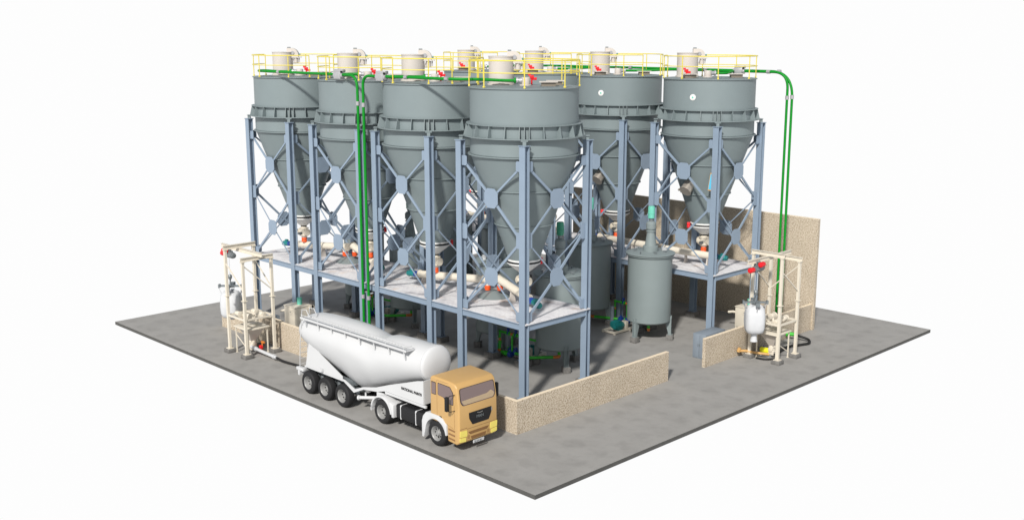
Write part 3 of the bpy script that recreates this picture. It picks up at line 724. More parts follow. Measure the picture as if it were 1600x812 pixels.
def make_bag_hopper():
    root = empty('bag_hopper', (0, 0, 0)); w = .56
    for sx in (-1, 1):
        for sy in (-1, 1):
            MB().box((sx*w, sy*w, .66), (.055, .055, 1.3)).box((sx*w, sy*w, .01), (.11, .11, .02)).build('leg', 'cream', root)
    MB().bar((-w, -w, .95), (w, -w, .30), .03, .04).build('brace', 'cream', root)
    MB().box((0, 0, 1.37), (1.36, 1.30, .07)).build('top_frame', 'cream', root, bevel=.01)
    hp = MB(); a, b_ = .50, .13
    hp.add([(-a, -a, 1.33), (a, -a, 1.33), (a, a, 1.33), (-a, a, 1.33), (-b_, -b_, .62), (b_, -b_, .62), (b_, b_, .62), (-b_, b_, .62)],
           [(0, 1, 5, 4), (1, 2, 6, 5), (2, 3, 7, 6), (3, 0, 4, 7), (4, 5, 6, 7), (0, 3, 2, 1)])
    hp.build('cone', 'fcream', root)
    MB().cyl((0, 0, .34), (0, 0, .64), .15, n=18).cyl((-.2, 0, .46), (.2, 0, .46), .13, n=18).cyl((0, 0, .56), (0, 0, .60), .2, n=18).cyl((0, 0, .34), (0, 0, .38), .2, n=18).box((0, 0, .25), (.3, .3, .2)).build('rotary_valve', 'cream', root, bevel=.01)
    return root
def make_hoist():
    root = empty('electric_hoist', (0, 0, 0)); z = 4.82
    MB().box((0, 0, 5.04), (.30, .16, .14)).cyl((-.10, -.1, 5.16), (-.10, .1, 5.16), .05, n=12).cyl((.10, -.1, 5.16), (.10, .1, 5.16), .05, n=12).build('trolley', 'dgrey', root, bevel=.01)
    MB().cyl((-.22, 0, z), (.42, 0, z), .16, n=20).box((.08, 0, z+.1), (.3, .25, .2)).cyl((.42, 0, z), (.52, 0, z), .13, n=20).build('hoist_body', 'dgrey', root, bevel=.015)
    for (x, y, z2) in ((-.50, -.02, z), (.02, -.25, z+.24)):
        MB().cyl((x-.14, y, z2), (x+.16, y, z2), .13, n=20).cyl((x-.18, y, z2), (x-.14, y, z2), .10, n=20).build('brake_cover', 'red', root, bevel=.01)
    MB().cyl((-.05, .03, z-.1), (-.05, .03, 3.74), .012, n=6).cyl((.05, -.03, z-.1), (.05, -.03, 3.74), .012, n=6).build('lift_cable', 'galv', root)
    MB().lathe([(.0, 3.32), (.03, 3.38), (.045, 3.5), (.09, 3.56), (.11, 3.68), (.07, 3.76), (0, 3.78)], n=16).build('hook_block', 'dgrey', root)
    sp = MB(); zz = 3.16
    for a in (pi/4, -pi/4): sp.box((0, 0, zz), (1.18, .09, .09), rz=a)
    sp.box((0, 0, zz), (.34, .34, .12)).cyl((0, 0, 3.2), (0, 0, 3.38), .05, n=10)
    for k in range(4):
        a = pi/4+k*pi/2; sp.box((.58*cos(a), .58*sin(a), zz), (.09, .2, .17), rz=a)
    sp.build('spreader_cross', 'dgrey', root)
    return root
def make_bag(spout):
    root = empty('bulk_bag', (0, 0, 0)); n = 48; b = MB(); prof = [(.16, 2.98), (.22, 3.0), (.36, 2.93), (.46, 2.78), (.50, 2.5), (.505, 2.2), (.49, 1.85), (.43, 1.66), (.28, 1.57), (.13, 1.55)]
    vs = []; k = len(prof)
    for i in range(n):
        t = 2*pi*i/n
        sq = 1+.075*cos(4*(t)) if True else 1
        for j, (r, h) in enumerate(prof):
            pl = .05*cos(16*t)*max(0, (h-2.45)/.55)*(.6+.4*sin(3*t)) if h > 2.45 else .012*cos(10*t+h*5)
            vs.append((r*(sq+pl)*cos(t), r*(sq+pl)*sin(t), h+.03*cos(4*t+pi)*(h > 2.7)))
    fs = [(i*k+q, i*k+q+1, ((i+1) % n)*k+q+1, ((i+1) % n)*k+q) for i in range(n) for q in range(k-1)]
    fs += [tuple(i*k for i in range(n)), tuple(i*k+k-1 for i in range(n))]
    b.add(vs, fs); b.build('bag_body', 'bag', root, sharp=60)
    if spout: MB().lathe([(.13, 1.57), (.14, 1.42), (.15, 1.28), (.18, 1.16), (.10, 1.12), (0, 1.11)], n=24).build('outlet_spout', 'bag', root)
    else: MB().lathe([(.15, 1.57), (.17, 1.5), (.12, 1.47), (0, 1.46)], n=24).build('outlet_spout', 'bag', root)
    for q in range(4):
        a = pi/4+q*pi/2; c, s_ = cos(a), sin(a)
        pts = smooth_path([(.44*c, .44*s_, 2.72), (.50*c, .50*s_, 2.95), (.56*c, .56*s_, 3.17), (.50*c-.06*s_, .50*s_+.06*c, 3.05), (.40*c-.10*s_, .40*s_+.10*c, 2.86)], 5)
        MB().tube(pts, .022, 8).build('lifting_loop', 'grey' if spout else 'bag', root)
    return root
stp = make_station(); hpp = make_bag_hopper(); hop_ = make_hoist(); bg1 = make_bag(False); bg2 = make_bag(True)
SL = Vector((-15.32, -3.97, 0)); SRt = Vector((3.87, 14.15, 0))
def place(o, base, local, rz, label, cat, group):
    R3 = Matrix.Rotation(rz, 3, 'Z'); p = base+R3 @ Vector(local); o.location = p; o.rotation_euler = (0, 0, rz); tag(o, label, cat, group)
place(stp, SL, (0, 0, 0), 0, 'cream steel bag unloading frame at the far left, behind the tanker', 'bag frame', 'bag unloading frames')
s2 = copy_tree(stp); place(s2, SRt, (0, 0, 0), pi/2, 'cream steel bag unloading frame at the right, before the tall wall', 'bag frame', 'bag unloading frames')
place(hpp, SL, (-.0, .0, 0), 0, 'cream hopper on thin legs inside the left bag frame', 'hopper', 'hoppers under the bag frames')
h2 = copy_tree(hpp); place(h2, SRt, (-.0, .0, 0), pi/2, 'cream hopper on thin legs inside the right bag frame', 'hopper', 'hoppers under the bag frames')
place(hop_, SL, (-1.87, 0, 0), 0, 'grey electric hoist with red covers on the left bag frame', 'hoist', 'electric hoists')
ho2 = copy_tree(hop_); place(ho2, SRt, (-1.75, 0, 0), pi/2, 'grey electric hoist with red covers on the right bag frame', 'hoist', 'electric hoists')
place(bg1, SL, (-1.87, 0, 0), 0, 'full white bulk bag hanging from the left hoist', 'bulk bag', 'white bulk bags')
place(bg2, SRt, (-1.75, 0, 0), pi/2, 'full white bulk bag with long spout hanging from the right hoist', 'bulk bag', 'white bulk bags')
bg2.location.z = .04; bg1.location.z = -.08; bg1.scale = (1.1, 1.14, 1); bg2.scale = (1.03, 1.03, 1)
# left valve and hose
va = empty('butterfly_valve', (-14.93, -3.73, .02)); tag(va, 'red and orange valve beside the left bag hopper outlet', 'valve')
MB().box((0, 0, .25), (.15, .14, .22)).cyl((-.07, 0, .29), (.12, 0, .29), .09, n=14).box((0, 0, .09), (.05, .05, .18)).build('actuator', 'red', va, bevel=.02)
MB().cyl((-.16, .15, .50), (.12, .15, .50), .06, n=14).box((0, .10, .25), (.06, .06, .50)).build('valve_body', 'copper', va, bevel=.01)
hs = empty('delivery_hose', (-14.9, -4.1, 0)); tag(hs, 'black hose with white pipe end running from the left hopper to the tanker', 'hose')
oh = (-14.9, -4.1, 0)
MB().tube([(-15.2, -4.1, .34), (-14.6, -4.15, .33), (-12.95, -4.05, .22)], .085, 16).cyl((-14.75, -4.14, .335), (-14.68, -4.145, .33), .12, n=16).cyl((-13.2, -4.065, .24), (-13.1, -4.06, .235), .12, n=16).build('pipe_end', 'galv', hs, oh)
MB().tube(smooth_path([(-13.0, -4.05, .22), (-12.4, -3.95, .12), (-11.2, -3.72, .07), (-10.0, -3.7, .07), (-8.9, -3.75, .12), (-8.4, -3.9, .5)], 8), .06, 14).build('hose_run', 'black', hs, oh)
# right ground equipment
bh = empty('black_hose', (3.2, 16.6, 0)); tag(bh, 'black hose looping on the ground behind the right bag frame, with green coupling', 'hose'); ob = tuple(bh.location)
MB().tube(smooth_path([(3.85, 14.3, .30), (3.75, 15.1, .12), (3.55, 16.2, .07), (3.85, 17.0, .08), (4.0, 17.5, .10), (3.75, 17.85, .16), (3.3, 17.8, .25), (2.95, 17.65, .32)], 9), .065, 14).build('hose_run', 'black', bh, ob)
MB().cyl((3.05, 17.7, .33), (2.6, 17.5, .33), .10, n=16).cyl((3.02, 17.69, .33), (3.08, 17.72, .33), .15, n=16).cyl((2.62, 17.51, .33), (2.68, 17.54, .33), .16, n=16).build('coupling', 'lgreen', bh, ob)
th = empty('tan_pipe', (3.1, 13.3, 0)); tag(th, 'tan pipe lying on the ground under the right bulk bag', 'pipe'); ot = tuple(th.location)
MB().tube(smooth_path([(2.72, 12.95, .34), (2.95, 13.2, .34), (3.3, 13.5, .26), (3.9, 13.85, .22)], 6), .065, 14).cyl((2.68, 12.92, .30), (2.74, 12.96, .50), .09, n=14).build('pipe_run', 'brass', th, ot)
MB().tube(smooth_path([(3.45, 13.35, .06), (3.95, 13.45, .07), (4.25, 13.9, .1), (3.95, 14.15, .25)], 6), .045, 12).build('short_hose', 'black', th, ot)
ym = empty('blower_motor', (3.55, 14.1, 0)); tag(ym, 'bright yellow motor on the ground under the right bag frame', 'motor')
MB().cyl((-.28, 0, .30), (.22, .05, .30), .15, n=20).cyl((-.32, 0, .30), (-.28, 0, .30), .12, n=20).build('motor_body', 'acid', ym, bevel=.015)
MB().box((0, 0, .08), (.5, .3, .15)).build('motor_base', 'galv', ym)
MB().cyl((-.3, .18, .36), (-.12, .2, .36), .09, n=14).build('motor_cap', 'violet', ym)

# ------------------------------------------------------------------ cabinets
def cream_cab(loc, rz, label, leg=.2, h=1.1):
    e = empty('filter_cabinet', loc, rz); tag(e, label, 'cabinet', 'cream filter cabinets')
    for sx in (-1, 1):
        for sy in (-1, 1): MB().box((sx*.44, sy*.44, leg/2), (.07, .07, leg)).build('leg', 'cream', e)
    t = leg+h
    MB().box((0, 0, leg+h/2), (1.0, 1.0, h)).build('casing', 'cream', e, bevel=.012)
    MB().box((0, 0, t+.024), (1.06, 1.06, .045)).build('lid', 'cream', e, bevel=.008)
    MB().cyl((.0, .15, t+.04), (.0, .15, t+.36), .14, n=20).cyl((0, .15, t+.36), (0, .15, t+.40), .15, n=20).build('fan_motor', 'tealb', e)
    MB().box((.42, .56, t-.06), (.42, .12, .14)).box((.58, .50, t-.06), (.1, .3, .14)).build('side_bracket', 'cream', e)
    MB().tube([(-.5, -.3, t-.35), (-.75, -.34, t-.35), (-1.0, -.42, t-.40)], .07, 12).build('suction_pipe', 'cream', e)
    d = MB().box((.1, -.507, t-.24), (.34, .012, .26)).build('door_panel', 'cream', e); MB().box((.1, -.525, t-.24), (.08, .02, .03)).build('latch', 'dgrey', d)
    return e
cream_cab((-16.35, -.52, 0), 0, 'cream filter cabinet with teal motor beside the left bag frame', .42, 1.24)
cream_cab((.05, 17.75, 0), 0, 'cream filter cabinet with teal motor behind the right bulk bag')
def grey_cab(x0, y0, w, d, h, label):
    e = empty('electric_cabinet', (x0+w/2, y0+d/2, 0)); tag(e, label, 'cabinet', 'blue-grey electric cabinets')
    MB().box((0, 0, h/2), (w, d, h)).build('casing', 'cabinet', e, bevel=.012)
    for q in (-.22, .22):
        dr = MB().box((w*q, -d/2-.008, h/2), (w*.42, .014, h*.92)).build('door', 'cabinet', e, bevel=.004)
        MB().box((w*q+(.12 if q < 0 else -.12), -d/2-.022, h*.55), (.025, .02, .14)).build('handle', 'dgrey', dr)
    for q in (-.33, 0, .33): MB().box((w/2+.006, d*q, h/2), (.012, d*.31, h*.92)).build('side_panel', 'cabinet', e, bevel=.004)
grey_cab(1.02, 11.35, .75, 1.7, 1.26, 'blue-grey electric cabinet behind the end of the right low wall')
grey_cab(-18.75, -1.95, 1.7, .75, 1.1, 'blue-grey electric cabinet behind the low wall at the left bag frame')

# ------------------------------------------------------------------ truck
YC = -4.73; HW = 1.0
def text_obj(s, size, loc, rot, m, parent, off, name='lettering', depth=.004, bold=.0):
    cu = bpy.data.curves.new(name, 'FONT'); cu.body = s; cu.size = size; cu.extrude = depth; cu.offset = bold
    t = bpy.data.objects.new(name+'_tmp', cu); COL.objects.link(t)
    dg = bpy.context.evaluated_depsgraph_get(); me = bpy.data.meshes.new_from_object(t.evaluated_get(dg))
    bpy.data.objects.remove(t); me.materials.clear(); me.materials.append(M[m])
    o = bpy.data.objects.new(name, me); COL.objects.link(o); o.parent = parent
    o.location = Vector(loc)-Vector(off); o.rotation_euler = rot
    return o
def wheel(parent, off, x, y, side, width=.34, name='wheel', hub=True):
    """side=-1: outer face toward -y"""
    e = bpy.data.objects.new(name, None); COL.objects.link(e); e.parent = parent; e.location = Vector((x, y, .52))-Vector(off); e.empty_display_size = .2
    if side > 0: e.rotation_euler = (0, 0, pi)
    w = width
    MB().lathe([(.295, .02), (.40, .0), (.47, .02), (.51, .06), (.52, .10), (.52, w-.10), (.51, w-.06), (.47, w-.02), (.295, w)], n=56, axis='y', base=(0, 0, 0), cap=False).build('tyre', 'tyre', e, sharp=25)
    rm = MB().lathe([(.0, .06), (.09, .06), (.11, .09), (.13, .13), (.22, .15), (.26, .06), (.275, .03), (.30, .012), (.30, .05), (.29, w*.5)], n=48, axis='y', base=(0, 0, 0), cap=False) if hub else \
         MB().lathe([(.0, .16), (.08, .16), (.10, .20), (.21, .21), (.26, .10), (.275, .04), (.30, .012), (.30, .05), (.29, w*.5)], n=48, axis='y', base=(0, 0, 0), cap=False)
    r = rm.build('rim', 'chrome', e)
    for k in range(8):
        a = 2*pi*k/8
        hy = .125 if hub else .195
        MB().cyl((.175*cos(a), hy-.012, .175*sin(a)), (.175*cos(a), hy+.03, .175*sin(a)), .030, n=10).build('rim_hole', 'ink', r)
    return e
tr = empty('tractor_truck', (0, YC, 0)); of = (0, YC, 0)
tag(tr, 'ochre-cabbed truck tractor with white mudguards at the near corner', 'truck')
y0, y1_ = YC-HW-.02, YC+HW
prof = [(.82, 1.04), (1.80, 1.04), (1.84, .40), (2.36, .36), (2.50, .46), (2.53, 1.0), (2.52, 1.92), (2.40, 2.66), (2.26, 2.80), (1.9, 2.84), (.95, 2.87), (.82, 2.78)]
cabm = MB().prism(prof, y0, y1_, 'xz')
# bow the front face slightly
cabm.v = [v for v in cabm.v]
cabo = cabm.build('cab', 'cab', tr, of, bevel=.065, seg=4, sharp=50)
def panel(poly, y, t, name, m, par=None, bev=0): return MB().prism(poly, y, y-t, 'xz').build(name, m, par or cabo, of, bevel=bev)
def rounded(poly, r, k=4):
    P = [Vector((a, b, 0)) for a, b in poly]+[]; n = len(P); out = []
    for i in range(n):
        a = P[i-1]-P[i]; b = P[(i+1) % n]-P[i]; rr = min(r, a.length*.45, b.length*.45)
        p = P[i]+a.normalized()*rr; q = P[i]+b.normalized()*rr
        for j in range(k+1):
            t = j/k; w = (1-t)**2*p+2*t*(1-t)*P[i]+t*t*q; out.append((w.x, w.y))
    return out
def inset(poly, d):
    c = Vector((sum(p[0] for p in poly)/len(poly), sum(p[1] for p in poly)/len(poly)))
    out = []
    for p in poly:
        v = Vector(p)-c; out.append(tuple(c+v*(1-d/v.length)))
    return out
for s_ in (-1, 1):
    ys = y0 if s_ < 0 else y1_
    def sp(poly, t, n, m, par=cabo):
        return MB().prism(poly, ys, ys+s_*t, 'xz').build(n, m, par, of)
    w1 = rounded([(.91, 2.13), (1.18, 2.13), (1.18, 2.64), (.91, 2.64)], .03)
    w2 = rounded([(1.29, 2.16), (1.62, 2.13), (1.80, 1.95), (2.20, 1.93), (2.20, 2.42), (2.02, 2.64), (1.29, 2.66)], .05)
    for w in (w1, w2):
        fr = sp(w, .006, 'window_seal', 'ink'); sp(inset(w, .025), .011, 'side_window', 'glass', fr)
    dl = MB()
    for (xa_, za, xb_, zb_) in ((1.235, 1.05, 1.235, 2.74), (2.25, 1.0, 2.25, 1.95), (1.80, 1.08, 2.24, .98), (1.235, 2.74, 1.9, 2.74)):
        dl.bar((xa_, ys+s_*.001, za), (xb_, ys+s_*.001, zb_), .006, .009)
    dl.build('door_seam', 'cabd', cabo, of)
    sp(rounded([(1.36, 1.22), (1.50, 1.22), (1.50, 1.32), (1.36, 1.32)], .02), .012, 'door_handle', 'ink')
    st = MB()
    for z in (.88, .70, .52): st.prism([(1.90, z), (2.28, z-.02), (2.28, z+.05), (1.90, z+.07)], ys, ys+s_*.006, 'xz')
    st.build('step_slot', 'cabd', cabo, of)
    # white mudguard over the front wheel
    def arch(cx, r0, r1, a0, a1, ya, yb, nm, n=18):
        poly = [(cx+r1*cos(radians(a0+(a1-a0)*i/n)), .52+r1*sin(radians(a0+(a1-a0)*i/n))) for i in range(n+1)] + \
               [(cx+r0*cos(radians(a1+(a0-a1)*i/n)), .52+r0*sin(radians(a1+(a0-a1)*i/n))) for i in range(n+1)]
        return MB().prism(poly, ya, yb, 'xz').build(nm, 'truckwhite', tr, of, bevel=.02, sharp=50)
    yi = ys-s_*.38
    outl = [(.34, .22), (.34, .88), (.42, 1.10), (.60, 1.29), (.80, 1.32), (1.38, 1.31), (1.58, 1.24), (1.80, 1.04), (1.82, .62), (1.755, .62)]
    ia = [(1.15+.61*cos(radians(8+(172-8)*i/18)), .52+.61*sin(radians(8+(172-8)*i/18))) for i in range(19)]
    MB().prism(outl+ia+[(.45, .22)], ys+s_*.04, ys-s_*.36, 'xz').build('front_mudguard', 'truckwhite', tr, of, bevel=.025, seg=3, sharp=50)
    # mirror
    mi = MB().box((2.16, ys+s_*.30, 2.05), (.15, .14, .58)).build('mirror', 'ink', tr, of, bevel=.03)
    MB().tube([(2.28, ys-.0, 2.38), (2.24, ys+s_*.2, 2.38), (2.18, ys+s_*.3, 2.30)], .016, 8).tube([(2.28, ys, 1.74), (2.24, ys+s_*.2, 1.74), (2.18, ys+s_*.3, 1.80)], .016, 8).build('mirror_arm', 'ink', mi, of)
    wheel(tr, of, 1.15, ys+s_*.00, s_, .30)
    wheel(tr, of, -2.35, ys+s_*.0, s_, .56, hub=False)
    arch(-2.35, .62, .70, 5, 175, ys+s_*.03, ys-s_*.62, 'rear_mudguard')
    MB().prism([(-1.63, .48), (-1.50, .48), (-1.50, 1.02), (-1.75, 1.10), (-1.90, 1.02), (-1.66, .75)], ys+s_*.03, ys-s_*.62, 'xz').build('rear_mudguard', 'truckwhite', tr, of, bevel=.02)
    MB().prism([(-3.03, .45), (-2.98, .45), (-2.98, .7), (-3.03, .7)], ys+s_*.03, ys-s_*.62, 'xz').build('mudflap', 'truckwhite', tr, of)
    # black fuel tanks with white straps
    ft = MB().box((-.46, ys-s_*.27, .83), (1.86, .54, .60)).build('fuel_tank', 'ink', tr, of, bevel=.09, seg=4)
    for x in (-1.06, -.10): MB().box((x, ys-s_*.27, .83), (.09, .556, .616)).build('tank_strap', 'truckwhite', ft, of, bevel=.09, seg=4)
# windscreen : on slanted front plane
def front_pt(y, z, out=.0):
    # front profile x at height z
    if z > 1.92: x = 2.52+(2.40-2.52)*(z-1.92)/(2.66-1.92)
    elif z > 1.0: x = 2.53-(z-1.0)*.01
    else: x = 2.50+(z-.46)*.055
    return (x+out, y, z)
def front_panel(poly, name, m, t=.006, par=None):
    k = len(poly); vs = [front_pt(y, z, -.004) for y, z in poly]+[front_pt(y, z, t) for y, z in poly]
    return MB().add(vs, [tuple(range(k)), tuple(range(2*k-1, k-1, -1))]+[(i, k+i, k+(i+1) % k, (i+1) % k) for i in range(k)]).build(name, m, par or cabo, of)
L_, R_ = YC-.93, YC+.92
ws = rounded([(L_+.10, 1.94), (R_-.10, 1.94), (R_-.0, 2.10), (R_-.02, 2.62), (L_+.02, 2.62), (L_, 2.10)], .10)
wf = front_panel(ws, 'windscreen_seal', 'ink', .005)
front_panel(inset(ws, .035), 'windscreen', 'glass', .010, wf)
front_panel(rounded([(L_+.17, 1.975), (R_-.14, 1.975), (R_-.05, 2.12), (R_-.22, 2.26), (R_-.45, 2.17), (L_+.06, 2.14)], .05), 'dashboard', 'dash', .0125, wf)
gr = front_panel(rounded([(YC-.52, 1.60), (YC+.72-.04, 1.60), (YC+.66, 1.36), (YC+.52, 1.10), (YC-.34, 1.10), (YC-.50, 1.36)], .03), 'grille', 'ink', .010)
front_panel(rounded([(YC+.66, 1.42), (YC+.72, 1.42), (YC+.70, 1.56), (YC+.66, 1.56)], .02), 'grille_tip', 'chrome', .012)
# silver curved emblem above dim lettering on the grille
MB().tube([front_pt(YC-.08+.03*i, 1.50+(.018 if i in (0, 1, 9) else 0)+.006*sin(i), .016) for i in range(10)], .011, 6).build('grille_emblem', 'chrome', gr, of)
text_obj('MAN', .17, (2.542, YC-.13, 1.31), (pi/2, 0, pi/2), 'dgrey', gr, of, 'grille_lettering', .003)
for k, (za, zb_, wa, wb) in enumerate([(.84, .72, .55, .45), (.63, .50, .42, .36)]):
    front_panel(rounded([(YC-wa, za), (YC+wa, za), (YC+wb, zb_), (YC-wb, zb_)], .03), 'bumper_slot', 'cabd', .005)
front_panel([(YC-.98, 1.015), (YC-.62, 1.015), (YC-.62, 1.03), (YC-.98, 1.03)], 'bumper_seam', 'cabd', .004)
front_panel([(YC-.62, .965), (YC+.96, .965), (YC+.96, .978), (YC-.62, .978)], 'bumper_seam', 'cabd', .004)
for s_ in (-1, 1):
    front_panel(rounded([(YC+s_*.62, .93), (YC+s_*.985, .95), (YC+s_*.985, .70), (YC+s_*.60, .67)], .03), 'headlight', 'lampy', .014)
    front_panel(rounded([(YC+s_*.66, .64), (YC+s_*.985, .67), (YC+s_*.985, .50), (YC+s_*.66, .47)], .03), 'headlight', 'lampy', .014)
    for z in (.66, .61, .56): front_panel([(YC+s_*.46, z), (YC+s_*.58, z+.01), (YC+s_*.58, z+.03), (YC+s_*.46, z+.02)], 'vent_slit', 'cabd', .005)
bl = front_panel([(YC-.28, .42), (YC+.28, .42), (YC+.28, .305), (YC-.28, .305)], 'licence_plate', 'truckwhite', .03)
text_obj('22 59 68', .105, (2.528, YC-.235, .325), (pi/2, 0, pi/2), 'dgrey', bl, of, 'plate_lettering', .002, .002)
# chassis
ch = MB()
for s_ in (-1, 1): ch.box((-1.1, YC+s_*.38, .95), (4.1, .08, .24))
for x in (.6, -.5, -1.4, -2.9): ch.box((x, YC, .93), (.1, .7, .16))
ch.cyl((1.15, YC-.7, .52), (1.15, YC+.7, .52), .07, n=12).cyl((-2.35, YC-.6, .52), (-2.35, YC+.6, .52), .10, n=12).lathe([(0, .3), (.22, .34), (.28, .52), (.22, .70), (0, .74)], (-2.35, YC), 18)
ch.box((-2.35, YC, 1.14), (.9, .8, .10))
ch.build('chassis', 'ink', tr, of)

# ------------------------------------------------------------------ tank trailer
tl = empty('tank_trailer', (-6.5, YC, 0)); ol = (-6.5, YC, 0)
tag(tl, 'white tipping-belly bulk powder trailer with three rear axles and ladder', 'trailer')
secs = [(-8.97, 2.98, 2.52, .18), (-8.93, 3.12, 2.40, .42), (-8.80, 3.28, 2.26, .66), (-8.55, 3.42, 2.12, .82), (-8.1, 3.54, 1.93, .91), (-7.4, 3.60, 1.66, .97),
        (-6.4, 3.64, 1.36, 1.02), (-5.5, 3.64, 1.05, 1.05), (-4.95, 3.63, .88, 1.06), (-4.55, 3.60, .80, 1.06), (-4.15, 3.55, .88, 1.05), (-3.7, 3.48, 1.05, 1.04), (-3.25, 3.42, 1.20, 1.03), (-2.9, 3.50, 1.32, 1.02),
        (-2.5, 3.60, 1.45, 1.0), (-1.6, 3.64, 1.74, .93), (-.7, 3.65, 2.02, .84), (-.1, 3.66, 2.15, .785), (.02, 3.66, 2.15, .785), (.05, 3.64, 2.17, .77), (.10, 3.56, 2.25, .69), (.15, 3.40, 2.41, .53), (.18, 3.22, 2.59, .35), (.19, 3.05, 2.76, .16)]
n = 48; tb = MB(); vs = []
for (x, zt, zb_, hw) in secs:
    c = (zt+zb_)/2; h = (zt-zb_)/2
    top = min(h, max(.78, hw*.95)) ; zc = zt-top if h > top else c
    for i in range(n):
        a = 2*pi*i/n; cx = cos(a); sz = sin(a)
        if sz >= 0: z = zc+top*sz if h > top else c+h*sz; yv = hw*cx
        else:
            dn = zc-zb_ if h > top else h
            z = (zc if h > top else c)+dn*sz; taper = 1 if h <= top else 1-.16*min(1, (dn-top)/.6)*(-sz); yv = hw*cx*taper
        vs.append((x, YC+yv, z))
fs = [(j*n+i, (j+1)*n+i, (j+1)*n+(i+1) % n, j*n+(i+1) % n) for j in range(len(secs)-1) for i in range(n)]
fs += [tuple(range(n)), tuple(range((len(secs)-1)*n, len(secs)*n))]
tb.add(vs, fs); tank = tb.build('tank_body', 'truckwhite', tl, ol, sharp=50)
MB().tube([( -.06, YC+.795*cos(2*pi*i/40), 2.905+.765*sin(2*pi*i/40)) for i in range(40)], .016, 6, closed=True).build('end_seam', 'truckwhite', tank, ol)
# catwalk along the near side of the tank top
cw = MB(); cyw = YC-.78
cw.box((-4.4, cyw, 3.47), (7.5, .42, .03)).box((-4.4, cyw-.21, 3.48), (7.5, .03, .09)).box((-4.4, cyw+.21, 3.50), (7.5, .03, .06))
cwo = cw.build('catwalk', 'truckwhite', tl, ol)
for k in range(8):
    x = -7.9+k*1.0; MB().bar((x, cyw-.15, 3.46), (x+.06, YC-.90, 3.10), .03, .05).build('catwalk_bracket', 'truckwhite', cwo, ol)
rl = MB()
rl.tube([(-8.1, cyw-.21, 3.62), (-.72, cyw-.21, 3.62), (-.66, cyw+.10, 3.66), (-.66, cyw+.14, 3.44)], .013, 6)
for k in range(7): rl.tube([(-8.0+k*1.2, cyw-.21, 3.42), (-8.0+k*1.2, cyw-.21, 3.62)], .011, 6)
rl.build('handrail', 'truckwhite', cwo, ol)
ld = MB(); lx = -8.28
for y in (YC-.86, YC-.46): ld.tube([(lx-.25, y, 1.05), (lx-.16, y, 2.2), (lx+.02, y, 3.35), (lx+.10, y, 3.82), (lx+.45, y, 3.86), (lx+.62, y, 3.64), (lx+.62, y, 3.42)], .018, 8)
for k in range(9):
    z = 1.2+k*.27; x = lx-.25+.09*(z-1.05)/1.15 if z < 2.2 else lx-.16+.18*(z-2.2)/1.15
    ld.tube([(x, YC-.86, z), (x, YC-.46, z)], .014, 6)
ld.build('ladder', 'truckwhite', tl, ol)
# skirts / supports
for s_ in (-1, 1):
    ys = YC+s_*.86
    rp = MB().prism([(-8.05, 1.24), (-5.25, 1.24), (-5.25, 1.36), (-7.75, 2.40)], ys, ys-s_*.03, 'xz').build('rear_skirt', 'truckwhite', tl, ol)
    MB().box((-6.75, ys+s_*.06, 1.32), (.18, .10, .12)).build('side_lamp_box', 'truckwhite', rp, ol)
    MB().prism([(-8.15, 1.17), (-5.15, 1.15), (-4.45, .82), (-3.75, 1.13), (-2.9, 1.24), (-2.2, 1.42), (.20, 1.42), (.22, 2.42), (-.2, 2.32), (-1.0, 2.06), (-2.0, 1.74), (-2.9, 1.42), (-3.8, 1.22), (-4.4, .98), (-5.1, 1.235), (-8.15, 1.235)], ys, ys-s_*.05, 'xz').build('frame_skirt', 'truckwhite', tl, ol)
text_obj('NATIONAL PAINTS', .150, (-1.18, YC-.862, 1.765), (pi/2, 0, 0), 'ink', tl, ol, 'lettering', .004, .009)
MB().box((.20, YC, 1.92), (.05, 1.66, .98)).build('front_skirt', 'truckwhite', tl, ol)
MB().box((-.95, YC-.86+.03, 1.36), (2.6, .08, .10)).box((-.95, YC+.83, 1.36), (2.6, .08, .10)).box((-1.3, YC, 1.33), (2.4, 1.2, .08)).build('coupling_frame', 'truckwhite', tl, ol)
MB().box((-2.62, YC-.80, 1.08), (.5, .06, .34)).build('landing_plate', 'truckwhite', tl, ol)
cb = MB()
for s_ in (-1, 1): cb.box((-6.6, YC+s_*.42, 1.02), (3.2, .10, .24))
for x in (-7.75, -6.48, -5.18):
    cb.cyl((x, YC-.72, .52), (x, YC+.72, .52), .075, n=12).box((x, YC-.42, .78), (.3, .1, .25)).box((x, YC+.42, .78), (.3, .1, .25)).cyl((x+.4, YC-.42, .6), (x+.4, YC-.42, .85), .11, n=14).cyl((x+.4, YC+.42, .6), (x+.4, YC+.42, .85), .11, n=14)
cb.box((-8.3, YC, 1.05), (.12, 1.3, .14)).box((-5.0, YC, 1.0), (.12, .8, .2))
cb.build('axle_frame', 'dgrey', tl, ol)
MB().box((-8.52, YC-.02, .86), (.12, 1.86, .30)).box((-8.40, YC-.86, 1.02), (.55, .22, .14)).build('rear_bumper', 'truckwhite', tl, ol, bevel=.012)
for s_ in (-1, 1): MB().box((-8.588, YC+s_*.68, .86), (.02, .36, .12)).build('tail_light', 'red', tl, ol)
MB().cyl((-4.25, YC-.72, .62), (-3.55, YC-.40, .70), .075, n=14).cyl((-4.30, YC-.74, .61), (-4.22, YC-.71, .62), .11, n=14).cyl((-3.95, YC-.6, .66), (-3.95, YC-.6, .9), .04, n=8).build('discharge_pipe', 'truckwhite', tl, ol)
MB().lathe([(.10, .62), (.16, .70), (.30, .84)], (-4.55, YC), 20).build('discharge_cone', 'truckwhite', tl, ol)
for s_ in (-1, 1):
    ys = YC+s_*1.0
    for x in (-7.75, -6.48, -5.18): wheel(tl, ol, x, ys, s_, .38, hub=False)

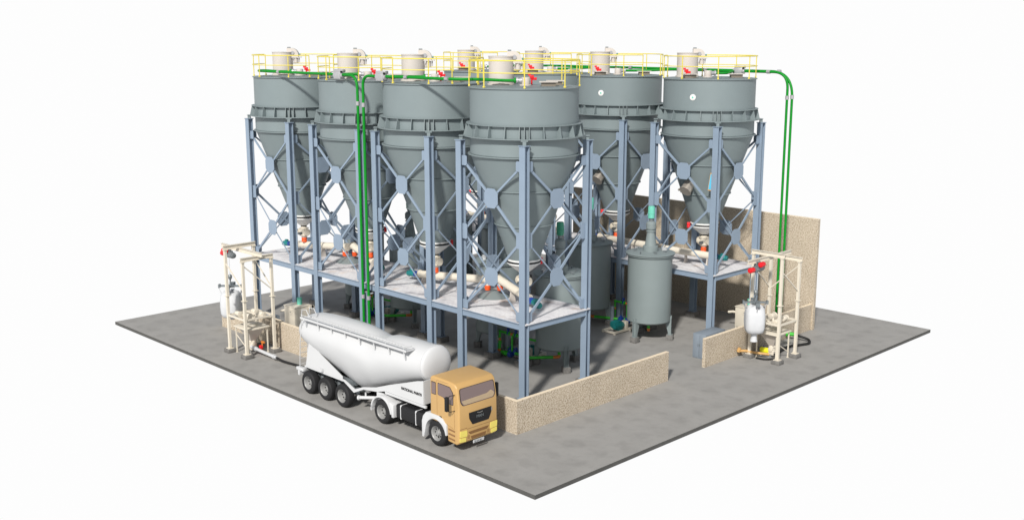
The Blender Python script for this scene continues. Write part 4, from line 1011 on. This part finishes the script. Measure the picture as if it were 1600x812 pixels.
# ------------------------------------------------------------------ camera
cam = bpy.data.cameras.new('Camera'); co = bpy.data.objects.new('Camera', cam); COL.objects.link(co)
cam.sensor_width = 36; cam.lens = 36*1686.757/1600; cam.clip_end = 500; cam.sensor_fit = 'HORIZONTAL'
co.location = (31.9033, -31.866, 15.8195)
yaw, pitch = .7926, -.2041
co.rotation_euler = (pi/2+pitch, 0, yaw)
S.camera = co

# ------------------------------------------------------------------ light
sd = Vector((.382, -.69, .616)).normalized()          # towards the sun
sl = bpy.data.lights.new('Sun', 'SUN'); so = bpy.data.objects.new('Sun', sl); COL.objects.link(so)
sl.energy = 4.6; sl.angle = radians(4.5); sl.color = (1, .965, .91)
so.rotation_euler = sd.to_track_quat('Z', 'Y').to_euler()
so.location = sd*60
W = bpy.data.worlds.new('World'); S.world = W; W.use_nodes = True
nt = W.node_tree; bg = nt.nodes['Background']; out = nt.nodes['World Output']
sky = nt.nodes.new('ShaderNodeTexSky'); sky.sky_type = 'NISHITA'; sky.sun_disc = False
sky.sun_elevation = math.asin(sd.z); sky.sun_rotation = atan2(sd.x, sd.y)
hs = nt.nodes.new('ShaderNodeHueSaturation'); hs.inputs['Saturation'].default_value = .35
nt.links.new(sky.outputs['Color'], hs.inputs['Color']); nt.links.new(hs.outputs['Color'], bg.inputs['Color']); bg.inputs['Strength'].default_value = .12
# bright white studio surround around the horizon, dimmed straight down
bg2 = nt.nodes.new('ShaderNodeBackground'); bg2.inputs['Color'].default_value = (.985, .985, .985, 1); bg2.inputs['Strength'].default_value = 1.0
tc = nt.nodes.new('ShaderNodeTexCoord'); sep = nt.nodes.new('ShaderNodeSeparateXYZ'); mr = nt.nodes.new('ShaderNodeMapRange')
mr.inputs['From Min'].default_value = .06; mr.inputs['From Max'].default_value = .16
nt.links.new(tc.outputs['Generated'], sep.inputs[0]); nt.links.new(sep.outputs['Z'], mr.inputs['Value'])
cr = nt.nodes.new('ShaderNodeMapRange'); cr.inputs['From Min'].default_value = -.72; cr.inputs['From Max'].default_value = -.46
cr.inputs['To Min'].default_value = .12; cr.inputs['To Max'].default_value = 1.0  # surround darkened below the view, added to cut light on undersides
nt.links.new(sep.outputs['Z'], cr.inputs['Value']); nt.links.new(cr.outputs['Result'], bg2.inputs['Strength'])
mx = nt.nodes.new('ShaderNodeMixShader'); nt.links.new(mr.outputs['Result'], mx.inputs['Fac'])
nt.links.new(bg2.outputs[0], mx.inputs[1]); nt.links.new(bg.outputs[0], mx.inputs[2]); nt.links.new(mx.outputs[0], out.inputs['Surface'])
S.view_settings.view_transform = 'Standard'; S.view_settings.look = 'None'; S.view_settings.exposure = 0; S.view_settings.gamma = 1
